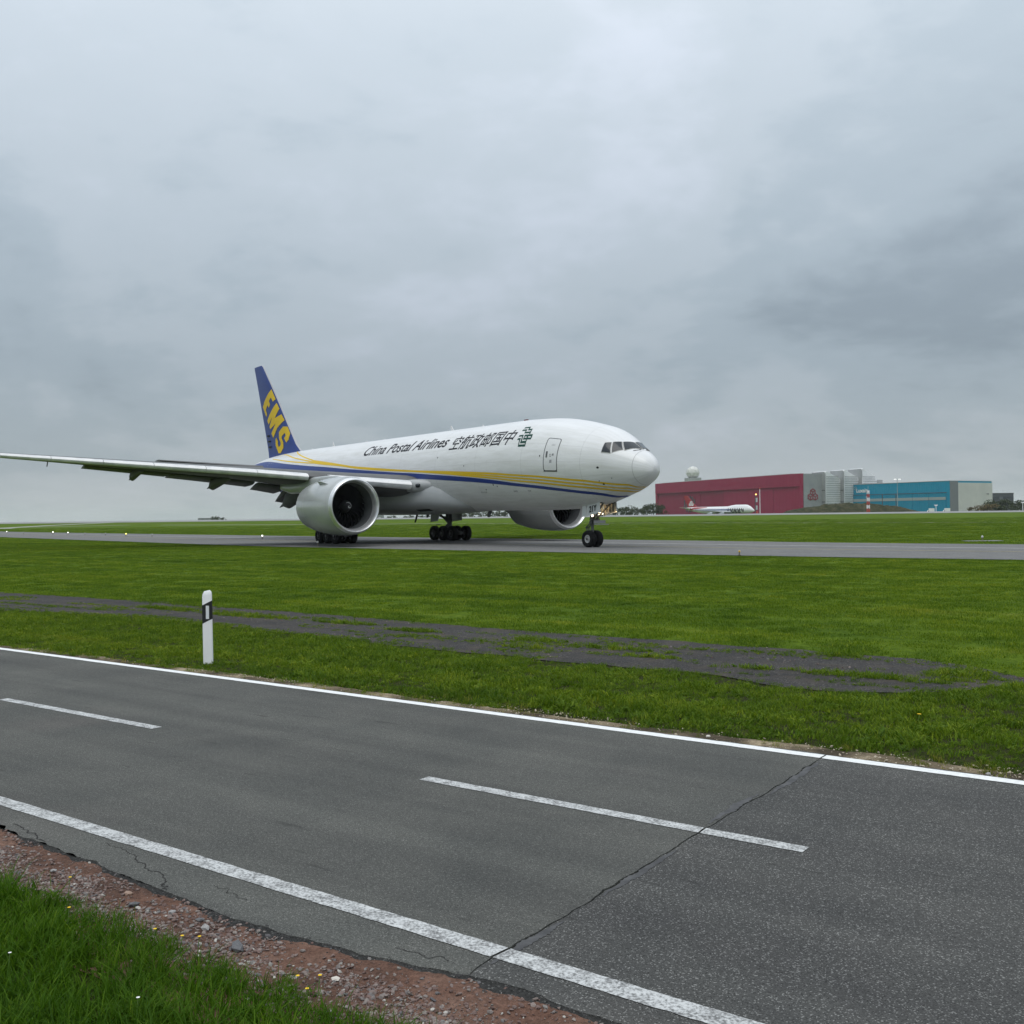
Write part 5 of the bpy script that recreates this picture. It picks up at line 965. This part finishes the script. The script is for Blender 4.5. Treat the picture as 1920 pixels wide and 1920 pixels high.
# ---- radar tower behind it
rad = thing('radar_tower', 'pale faceted radar dome on a drum above the red hangar roof', 'radar dome', (265.6, 1500, GB0))
MB().lathe([(0, 7.5), (49, 7.5)], (0, 0, 0), 'z', 20).build('tower', M_roofw, rad, 40); MB().lathe([(48.9, 7), (49, 12.2), (55, 12.2), (55.2, 8)], (0, 0, 0), 'z', 24).build('platform', M_shellg, rad)
b = bmesh.new(); bmesh.ops.create_icosphere(b, subdivisions=2, radius=9.8)
for v in b.verts: v.co.z += 62.5
me = bpy.data.meshes.new('dome'); b.to_mesh(me); b.free(); finish(me, grime(pmat('dome_skin', (0.62, 0.62, 0.58)), (0.56, 0.56, 0.53), (0.68, 0.68, 0.64), 0.4)); link('dome', me, rad)
# ---- blue hangar
L2 = 109.4; blu = thing('blue_hangar', 'bright cyan blue hangar with white lettering and grey door band', 'hangar', (323, 980, GB0), math.atan2(-94, 56))
MB().box((L2/2, 29.6, 14.1), (L2, 58, 28.2)).build('hall', M_cyan, blu); MB().box((L2/2, 29.5, 28.4), (L2+0.3, 58.4, 0.4)).build('roof', M_roofw, blu)
for u0, u1 in ((3, 20), (20.3, 38.4), (38.7, 53.5), (53.8, 71), (71.3, 88), (88.3, 105.4)):
    d_ = MB().box(((u0+u1)/2, 0.35, 9.0), (u1-u0, 0.6, 18)).build('door_panel', M_cyand, blu); MB().box(((u0+u1)/2, -0.02, 13.2), (u1-u0-0.1, 0.3, 2.5)).build('glazing_band', M_stripe, d_)
MB().box((54.4, 0.1, 18.25), (103.5, 0.5, 0.5)).build('door_rail', M_steeld, blu)
for u in (38.55, 53.65): MB().box((u, -0.1, 9.2), (0.6, 0.5, 18)).build('door_post', M_steeld, blu)
V, F = text_mesh('Luxair', 0.0, 1.0, 0.03); V = fit_text(V, 8.2, 21.2, 20.6, 24.4); b = MB()
np_mesh('lettering', [(x, 0.45, z) for x, z in V], F, M_white, blu)
V = [(7.0+r_*math.cos(a), 0.45, 24.6+r_*math.sin(a)) for r_ in (1.75, 1.35) for a in np.linspace(0.3, 2*math.pi-0.2, 24)]; np_mesh('logo', V, [(i, i+1, 24+i+1, 24+i) for i in range(23)], M_stripe, blu)
V = [(6.6+0.9*q+w_*0.25, 0.45, 23.9+1.2*q*q) for w_ in (-1, 1) for q in np.linspace(0, 1, 8)]; np_mesh('logo', V, [(i, i+1, 8+i+1, 8+i) for i in range(7)], M_stripe, blu)
MB().box((L2+0.3, 5.4, 14.0), (0.6, 10.6, 28.0)).build('grey_corner', pmat('corner_grey', (0.16, 0.17, 0.185), 0.5), blu)
MB().box((L2+0.25, 34.8, 13.4), (0.7, 48, 26.8)).build('white_wall', M_bwhite, blu)
MB().box((L2+0.75, 52, 17), (0.3, 3, 0.6)).build('wall_sign', M_steeld, blu)
# ---- dark glass office building
gl = thing('office_building', 'dark glazed flat roofed office building beyond the blue hangar', 'building', (516, 1100, GB0), 0)
MB().box((11.5, 10, 10.2), (23, 20, 20.4)).build('frame', pmat('office_dark', (0.05, 0.055, 0.065), 0.4), gl); MB().box((11.5, 10, 20.6), (23.4, 20.6, 0.5)).build('roof', M_steeld, gl)
for r_ in range(3):
    for k in range(6): MB().box((2.1+k*3.76, -0.12, 4.0+r_*5.4), (3.3, 0.25, 4.2)).build('window', M_winds if (k+r_) % 4 else pmat('glass_grey', (0.10, 0.11, 0.125), 0.2), gl)
an = thing('low_annex', 'low white flat roofed annex beside the office building', 'building', (540, 1090, GB0)); MB().box((7, 4, 5.4), (14, 8, 10.8)).build('wall', M_bwhite, an); MB().box((7, 4, 11.0), (14.6, 8.6, 0.4)).build('roof', M_roofw, an); MB().box((5, -0.1, 9), (3, 0.3, 1.8)).build('window', M_winds, an)
gb = thing('grey_shed', 'small grey shed far off under the wing, beside the nacelle', 'building', (-119.5, 900, GB0)); MB().prism([(0, 0, 0), (6.5, 0, 0), (5.6, 0, 5.3), (0.4, 0, 5.5)], (0, 8, 0)).build('wall', M_grey, gb); MB().box((3, -0.1, 1.2), (2, 0.2, 2.4)).build('door', M_white, gb)
lb = thing('low_bunker', 'low grey embanked shelter on the horizon beside small bushes', 'building', (-166, 540, float(terrain(0, 540)))); MB().prism([(0, 0, 0), (12, 0, 0), (11.4, 0, 1.5), (0.5, 0, 1.6)], (0, 6, 0)).build('wall', M_grey, lb); MB().box((5.8, 3, 1.65), (11.2, 6.2, 0.2)).build('roof', M_roof, lb)
# ---- parked jumbo freighter far off
jet = thing('parked_jumbo_freighter', 'white four-engine jumbo freighter with red tail before the red hangar', 'airliner', (194, 938, GB0), math.atan2(0.60, -0.80))
M_jw = pmat('jumbo_white', (0.74, 0.745, 0.75), 0.35); M_jr = pmat('jumbo_red', (0.30, 0.012, 0.02), 0.4); M_jg = pmat('jumbo_grey', (0.36, 0.38, 0.40), 0.4); M_jb = pmat('jumbo_blue', (0.06, 0.10, 0.22), 0.4); M_jd = pmat('jumbo_art_dark', (0.05, 0.05, 0.055), 0.5)
JS = [(0, 4.6, 4.6, 0.02), (0.6, 5.6, 3.7, 0.9), (2, 6.9, 3.0, 1.7), (4, 8.6, 2.5, 2.5), (6.5, 9.9, 2.2, 3.0), (9, 10.15, 2.1, 3.2), (18, 10.1, 2.1, 3.25), (22, 9.6, 2.1, 3.25), (26, 8.7, 2.1, 3.25), (48, 8.6, 2.1, 3.25), (54, 8.6, 2.9, 3.0), (60, 8.5, 4.3, 2.3), (66, 8.2, 6.0, 1.2), (69.5, 7.8, 7.2, 0.3)]
def jring(x, zt, zb, hw):
    zm = zb+min(3.4, (zt-zb)*0.5); return [(x-30, hw*math.sin(a)*(1 if math.cos(a) < 0.2 else 1-0.35*max(0, (zt-zb)-6.6)/1.6*math.cos(a)), zm+(zt-zm if math.cos(a) > 0 else zm-zb)*math.cos(a)) for a in np.linspace(0, 2*math.pi, 28, endpoint=False)]
jf = MB().loft([jring(*s) for s in JS]).build('fuselage', M_jw, jet, 60)
def jstrip(name, xs_, zs0, zs1, mat):
    V = []
    for x, z0, z1 in zip(xs_, zs0, zs1):
        hw = float(np.interp(x, [s[0] for s in JS], [s[3] for s in JS]))+0.05; zt = float(np.interp(x, [s[0] for s in JS], [s[1] for s in JS])); zb = float(np.interp(x, [s[0] for s in JS], [s[2] for s in JS])); zm = zb+min(3.4, (zt-zb)*0.5)
        for z in np.linspace(z0, z1, 4): k = (z-zm)/((zt-zm) if z > zm else (zm-zb)); V.append((x-30, hw*math.sqrt(max(0.02, 1-k*k))+0.03, z))
    n = len(xs_); np_mesh(name, V, [(i*4+j, (i+1)*4+j, (i+1)*4+j+1, i*4+j+1) for i in range(n-1) for j in range(3)], mat, jf, 180)
q = np.linspace(22, 58, 24); jstrip('grey_stripe', q, 0*q+5.2, 0*q+6.2, M_jb); q = np.linspace(46, 62, 20); jstrip('red_sweep', q, 7.9-(q-46)*0.12, 0*q+8.3, M_jr)
q = np.linspace(9, 25, 24); jstrip('nose_art', q, 4.2+1.2*np.sin(q*1.7), 6.3+1.0*np.sin(q*2.9+1), M_jd); q = np.linspace(12, 29, 24); jstrip('nose_art', q, 2.6+0.5*np.sin(q*2.1), 3.9+0.6*np.sin(q*3.3), M_jd)
fz = MB().loft([[(p[0], p[1], z) for p in foil(a-30, b_-30, 0, 0, tk, 10, 0)] for z, a, b_, tk in ((7.8, 55, 66.5, 1.0), (9.5, 57.5, 66.8, 0.9), (19.4, 66.8, 70.6, 0.4))]).build('tail_fin', M_jr, jet, 60)
lgt = hexlogo(jet, 62.6-30, 11.6, 1.25, 0.55, 0.5, M_white, 1, 0.1)
for sg in (1, -1):
    MB().loft([[(p[0], sg*y, p[1]) for p in foil(a-30, b_-30, z, z, tk, 10, 0)] for y, a, b_, z, tk in ((1, 60, 67.5, 7.2, 0.6), (11, 67.5, 70, 8.2, 0.2))]).build('tailplane', M_jw, jet, 60)
    jw = MB().loft([[(p[0], sg*y, p[1]) for p in foil(a-30, b_-30, z, z-0.1, tk, 10)] for y, a, b_, z, tk in ((2.8, 21, 36.5, 3.4, 1.7), (12, 29.5, 38.5, 4.1, 1.0), (30.5, 44.5, 48.3, 5.6, 0.35))]).build('wing', M_jg, jet, 60)
    MB().loft([[(x-30, sg*y, z), (x+c_-30, sg*y, z), (x+c_-30, sg*(y+0.12), z), (x-30, sg*(y+0.12), z)] for x, c_, y, z in ((45.3, 2.9, 30.4, 5.5), (47.4, 1.0, 31.4, 7.4))]).build('winglet', M_jr, jw)
    for y, x in ((11.7, 24.0), (20.8, 31.2)): MB().lathe([(0.3, 0.9), (0, 1.1), (0.4, 1.25), (1.6, 1.3), (3.2, 1.1), (4.4, 0.75), (5.4, 0.4)], (x-30, sg*y, 2.2), 'x', 16).build('engine', M_jg, jet, 60)
    for x in (32.5, 35.8): MB().tube((x-30, sg*(5.5 if x < 34 else 1.9), 0.6), (x-30, sg*(4 if x < 34 else 1.9), 2.6), 0.25, n=8).lathe([(-0.55, 0.3), (-0.5, 0.6), (0.5, 0.6), (0.55, 0.3)], (x-30, sg*(5.5 if x < 34 else 1.9), 0.61), 'y', 14).build('main_gear', M_gear, jet, 50)
MB().tube((8.3-30, 0, 0.5), (8.3-30, 0, 2.7), 0.2, n=8).lathe([(-0.5, 0.25), (-0.45, 0.55), (0.45, 0.55), (0.5, 0.25)], (8.3-30, 0, 0.56), 'y', 14).build('nose_gear', M_gear, jet, 50)
# ---- masts
def Zt(x, y): return float(terrain(x, y))
z0 = Zt(153, 440); ms_ = thing('striped_mast', 'red and white striped lattice mast before the mound and blue hangar', 'mast', (153.1, 440, z0))
for k in range(6):
    b = MB(); za, zb = k*1.58, (k+1)*1.58; hw0, hw1 = 0.48-0.02*k, 0.48-0.02*(k+1)
    for sx_, sy_ in ((-1, -1), (1, -1), (1, 1), (-1, 1)): b.tube((sx_*hw0, sy_*hw0, za), (sx_*hw1, sy_*hw1, zb), 0.10, n=6)
    for a, c_ in (((-1, -1), (1, -1)), ((1, -1), (1, 1)), ((1, 1), (-1, 1)), ((-1, 1), (-1, -1))):
        b.tube((a[0]*hw0, a[1]*hw0, za+0.1), (c_[0]*hw1, c_[1]*hw1, zb-0.1), 0.07, n=5); b.tube((c_[0]*hw0, c_[1]*hw0, za+0.1), (a[0]*hw1, a[1]*hw1, zb-0.1), 0.07, n=5)
    b.build('lattice_section', M_ora if k % 2 == 0 else M_white, ms_)
MB().tube((0, 0, 9.4), (0, 0, 11.2), 0.08, n=6).build('lightning_rod', M_steel, ms_)
for z in (6.5, 9.0): MB().box((-0.75, -0.2, z), (0.5, 0.4, 0.8)).build('antenna_box', M_steel, ms_)
z0 = Zt(109, 450); ms2 = thing('slim_mast', 'slim white pole with red tip before the red hangar', 'mast', (109.0, 450, z0)); MB().tube((0, 0, 0), (0, 0, 10.8), 0.16, 0.12, n=8).build('pole', M_white, ms2); MB().tube((0, 0, 10.8), (0, 0, 11.4), 0.3, 0.3, n=8).build('red_tip', M_ora, ms2)
ms3 = thing('antenna_panel_mast', 'dark antenna mast with pale panels and orange lamp before the red hangar', 'mast', (107.4, 450, z0)); MB().tube((-0.45, 0, 0), (-0.45, 0, 8.2), 0.18, n=8).build('pole', M_steeld, ms3)
for z in (2.6, 6.0): MB().box((0.1, -0.2, z), (0.75, 0.4, 1.9)).build('antenna_panel', M_roofw, ms3)
MB().lathe([(0, 0.3), (0.3, 0.34), (0.55, 0.1)], (-0.1, 0, 8.2), 'z', 10).build('lamp', pmat('amber_lamp', (0.9, 0.5, 0.1), 0.3, emit=(1.0, 0.6, 0.15), estr=3.0), ms3); MB().lathe([(0, 0.5), (0.9, 0.42), (1.1, 0.1)], (0.2, 0, 0), 'z', 10).build('red_base', M_ora, ms3)
fl = thing('floodlight_mast', 'tall thin floodlight mast with two lamps in front of the blue hangar', 'mast', (320.1, 850, GB0)); MB().tube((0, 0, 0), (0, 0, 28.4), 0.28, 0.18, n=8).build('pole', M_steel, fl); MB().box((0, 0, 28.5), (5.0, 0.3, 0.3)).build('cross_arm', M_steel, fl)
for x in (-1.8, 1.8): MB().box((x, -0.2, 28.9), (1.9, 0.6, 0.9)).build('lamp', pmat('flood_lamp', (0.85, 0.85, 0.85), 0.3, emit=(1, 1, 1), estr=0.6), fl)
for X, H, lab in ((182.2, 2.9, 'white T shaped sensor mast on the runway edge before the blue hangar'), (219.5, 3.7, 'white T shaped sensor mast on the runway edge before dark bushes')):
    z0 = Zt(X, 440); s_ = thing('sensor_mast', lab, 'mast', (X, 440, z0)); MB().tube((0, 0, 0), (0, 0, H-0.4), 0.13, n=8).build('pole', M_white, s_); MB().prism([(-0.85, -0.2, H), (0.85, -0.2, H), (0.35, -0.2, H-0.55), (-0.35, -0.2, H-0.55)], (0, 0.4, 0)).build('sensor_head', M_white, s_)
for X, lab in ((327.5, 'white box van parked before the blue hangar, nearer the mound'), (339.8, 'white box van parked before the blue hangar, nearer its grey corner')):
    v_ = thing('box_van', lab, 'van', (X, 800, GB0)); MB().box((0.3, 0, 2.75), (3.6, 2.3, 3.3)).build('cargo_box', M_white, v_); MB().prism([(-3.0, -1.05, 0.7), (-1.6, -1.05, 0.7), (-1.6, -1.05, 3.0), (-2.3, -1.05, 3.0), (-3.0, -1.05, 1.8)], (0, 2.1, 0)).build('cab', M_white, v_); MB().box((-0.3, 0, 0.85), (4.8, 2.0, 0.4)).build('chassis', M_steeld, v_)
    for x in (-2.2, 1.1):
        for y in (-0.95, 0.95): MB().lathe([(-0.15, 0.2), (-0.15, 0.45), (0.15, 0.45), (0.15, 0.2)], (x, y, 0.45), 'y', 14).build('wheel', M_tyre, v_)
    MB().box((-2.5, -1.07, 2.3), (0.7, 0.03, 0.7)).build('window', M_winds, v_)
# ---- grassy earth mound
m = pmat('mound_scrub', rough=0.95, spec=0.1); t = m.node_tree; g = t.nodes.new('ShaderNodeNewGeometry'); f1 = noise(t, g.outputs['Position'], 0.35, 6, 0.7, 0.3)
lk(t, ramp(t, f1, [(0.35, (0.018, 0.022, 0.010)), (0.5, (0.040, 0.042, 0.020)), (0.65, (0.075, 0.066, 0.036))]), t.nodes['Principled BSDF'].inputs['Base Color']); bump(m, f1, 1.0, 0.6); M_scrub = m
nx_, ny_ = 130, 26; U_ = np.linspace(166, 262, nx_); W_ = np.linspace(-16, 22, ny_); V = []
for u in U_:
    hmax = np.interp(u, [166, 172, 182, 200, 216, 228, 240, 262], [0.5, 3.4, 5.2, 7.4, 8.0, 7.0, 5.4, 0.3])
    for w in W_: V.append((u, 640+w, GB0-0.2+hmax*float(np.exp(-(w/10.5)**2))*(0.86+0.28*float(fbm(u*0.22, w*0.22, 141)))+0.5*float(fbm(u*0.9, w*0.9, 142))))
tag(np_mesh('mound', V, [(i*ny_+j, (i+1)*ny_+j, (i+1)*ny_+j+1, i*ny_+j+1) for i in range(nx_-1) for j in range(ny_-1)], M_scrub, smooth=180), 'long scrubby earth mound in front of the hangars', 'mound', kind='structure')
# ---- trees
M_bark = pmat('bark', (0.05, 0.04, 0.03), 0.9)
def leaf_mat(name, c1, c2):
    m = pmat(name, c1, 0.8, spec=0.2); t = m.node_tree; oi = t.nodes.new('ShaderNodeObjectInfo'); g = t.nodes.new('ShaderNodeNewGeometry')
    lk(t, mix(t, ramp(t, noise(t, g.outputs['Position'], 0.9, 4, 0.7), [(0.35, 0.0), (0.65, 1.0)]), c1, c2), t.nodes['Principled BSDF'].inputs['Base Color']); return m
M_leaf = leaf_mat('leaves_green', (0.022, 0.034, 0.014), (0.055, 0.068, 0.026)); M_leafb = leaf_mat('leaves_autumn', (0.085, 0.06, 0.022), (0.14, 0.10, 0.035))
def crown_mesh(seed, mat, flat=1.0):
    r = np.random.default_rng(seed); V = []; F = []; cl_ = [(r.normal(0, 0.26), r.normal(0, 0.26), r.uniform(0.30, 0.84)*flat, r.uniform(0.15, 0.27)) for _ in range(13)]
    for cx_, cy_, cz, rad_ in cl_:
        for k in range(46):
            d = r.normal(size=3); d /= np.linalg.norm(d); p = np.array([cx_, cy_, cz])+d*rad_*r.uniform(0.65, 1.08)*np.array([1, 1, 0.8]); s = r.uniform(0.028, 0.055); u = r.normal(size=3); u /= np.linalg.norm(u); w = np.cross(u, d+r.normal(size=3)*0.5); w /= np.linalg.norm(w)+1e-9
            i = len(V); V += [tuple(p+u*s), tuple(p+w*s), tuple(p-u*s), tuple(p-w*s)]; F.append((i, i+1, i+2, i+3))
    me = bpy.data.meshes.new('crown'); me.from_pydata(V, [], F); finish(me, mat); return me
CR = [crown_mesh(700+i, M_leaf) for i in range(5)]; CRB = [crown_mesh(720+i, M_leafb) for i in range(2)]
b = MB(); b.tube((0, 0, 0), (0.02, 0, 0.45), 0.035, 0.022, n=7).tube((0.02, 0, 0.42), (0.16, 0.05, 0.7), 0.018, 0.008, n=5).tube((0.02, 0, 0.40), (-0.14, 0.08, 0.66), 0.018, 0.008, n=5).tube((0.02, 0, 0.45), (0.0, -0.12, 0.76), 0.018, 0.006, n=5); TRK = b.mesh('trunk'); finish(TRK, M_bark)
TREES = [(-91.8, 760, 2.9, 'f'), (-90.2, 780, 3.5, 'f'), (-83.3, 800, 3.4, 'f'), (-80.3, 820, 4.1, 'f'), (-70.8, 800, 3.5, 'f'), (-68.3, 830, 3.7, 'f'), (-60.0, 800, 4.2, 'f'), (-54.0, 850, 3.5, 'f'), (-37.4, 780, 5.1, 'f'), (-31.7, 800, 5.5, 'f'), (-25.5, 790, 5.2, 'f'), (-17.8, 760, 6.6, 'f'), (-12.2, 780, 6.4, 'f'), (-4.8, 760, 7.0, 'f'), (1.9, 740, 7.8, 'f'), (7.9, 760, 8.7, 'f'), (13.5, 740, 8.8, 'f'), (18.5, 750, 8.6, 'f'), (69.3, 700, 7.8, 'n'), (75.5, 735, 7.4, 'n'), (83.1, 760, 7.4, 'n'), (89.4, 780, 8.5, 'n'), (91.8, 760, 7.7, 'n'), (97.5, 770, 8.1, 'n'), (97.9, 740, 9.2, 'n'), (104.9, 760, 9.9, 'n'), (110.3, 770, 9.6, 'n'), (-150.9, 520, 3.9, 'b'), (-148.2, 525, 3.2, 'b'), (340.5, 720, 9.3, 'r'), (335.4, 700, 9.4, 'r'), (354.4, 733, 8.1, 'r'), (357.4, 720, 8.4, 'r'), (348.9, 700, 8.9, 'r'), (361, 715, 8.6, 'r'), (317.3, 690, 5.5, 'o'), (325.2, 700, 6.1, 'o'), (322.7, 690, 6.4, 'o'), (312.5, 695, 4.6, 'o'), (330.5, 702, 7.2, 'r')]
LAB = {'f': ('hazy dark green tree seen under the freighter belly', 'trees on the horizon under the freighter'), 'n': ('dark green tree between the freighter nose and the red hangar', 'trees beside the red hangar'), 'b': ('small round bush on the horizon below the wing', 'bushes on the horizon below the wing'), 'r': ('dark green bushy tree in front of the office building', 'dark trees before the office building'), 'o': ('low brownish autumn shrub beside the white wall of the blue hangar', 'autumn shrubs by the blue hangar')}
for i, (X, Y, zt, k) in enumerate(TREES):
    g0 = Zt(X, Y); h = zt-g0+0.2; tr = thing('tree' if k in 'fnr' else 'shrub', LAB[k][0], 'tree' if k in 'fnr' else 'shrub', (X, Y, g0-0.1), i*1.7, LAB[k][1])
    o = link('trunk', TRK, tr); wd = {'f': 1.25, 'n': 1.0, 'b': 1.5, 'r': 1.35, 'o': 1.5}[k]; o.scale = (h, h, h); o = link('crown', (CRB if k == 'o' else CR)[i % (2 if k == 'o' else 5)], tr); o.scale = (h*wd, h*wd, h*1.06)
# low hedge bank closing the view under the nose
# ---- taxiway lights
M_lw = pmat('light_white', (0.9, 0.9, 0.85), 0.3, emit=(1.0, 0.97, 0.85), estr=2.5); M_ly = pmat('light_yellow', (0.9, 0.8, 0.2), 0.3, emit=(1.0, 0.85, 0.15), estr=2.5); M_lb = pmat('light_body', (0.16, 0.14, 0.10), 0.5); M_lyo = pmat('light_amber', (0.6, 0.38, 0.03), 0.3); M_lc = pmat('light_clear', (0.5, 0.5, 0.48), 0.25)
def taxi_light(X, Y, lens, label, s=1.0, pad=False, z=None):
    z = Zt(X, Y)+0.03 if z is None else z
    o = thing('taxiway_light', label, 'taxiway light', (X, Y, z), 0, 'taxiway lights')
    if pad: MB().box((0, 0, -0.01), (2.4, 1.0, 0.06)).build('concrete_pad', M_conc, o)
    MB().lathe([(0, 0.12*s), (0.03, 0.12*s), (0.04, 0.04*s), (0.22*s, 0.04*s), (0.23*s, 0.09*s), (0.26*s, 0.09*s)], (0, 0, 0), 'z', 12).build('base', M_lb, o); MB().lathe([(0.26*s, 0.085*s), (0.34*s, 0.08*s), (0.40*s, 0.045*s), (0.41*s, 0.001)], (0, 0, 0), 'z', 12).build('lens', lens, o)
for X, Y, ln, s, lab in ((-92.8, 188, M_lw, 1.0, 'lit white light at the far bend of the taxiway'), (-74, 165, M_lw, 1.15, 'bright white taxiway light, second of the lit pair'), (-69.2, 159.5, M_lw, 1.0, 'lit white taxiway light beside the bright one'), (-63, 151, M_lc, 0.9, 'unlit clear taxiway light under the wing tip'), (-58, 146, M_lc, 0.9, 'unlit clear taxiway light before the yellow one'), (-51.3, 136, M_ly, 1.0, 'lit yellow taxiway light under the wing'), (-46, 130.8, M_lc, 0.9, 'unlit clear taxiway light beyond the yellow one'), (-26, 106.5, M_lw, 1.0, 'lit white taxiway light behind the engine'), (-14.3, 75.3, M_lc, 1.0, 'clear light on the near taxiway edge below the engine'), (-84, 176, M_lc, 0.9, 'unlit clear light between the white lit taxiway lights'), (11.1, 50.1, M_lyo, 0.6, 'yellow edge light in the near grass before the freighter nose'), (31.8, 69.3, M_lc, 0.9, 'clear edge light on a concrete pad across the taxiway')):
    taxi_light(X, Y, ln, lab, s, pad=(X == 31.8))
# ================================================================== HAZE
HZ = pmat('haze_air'); t = HZ.node_tree; t.nodes.clear(); pv = t.nodes.new('ShaderNodeVolumePrincipled'); pv.inputs['Color'].default_value = (0.86, 0.90, 0.94, 1); pv.inputs['Density'].default_value = 0.00007; pv.inputs['Anisotropy'].default_value = 0.0
oo = t.nodes.new('ShaderNodeOutputMaterial'); lk(t, pv.outputs[0], oo.inputs['Volume'])
hz = MB().box((0, 4300, 36.5), (12800, 9600, 78)).build('haze', HZ); tag(hz, 'thin grey haze hanging over the whole airfield', 'haze', kind='stuff')
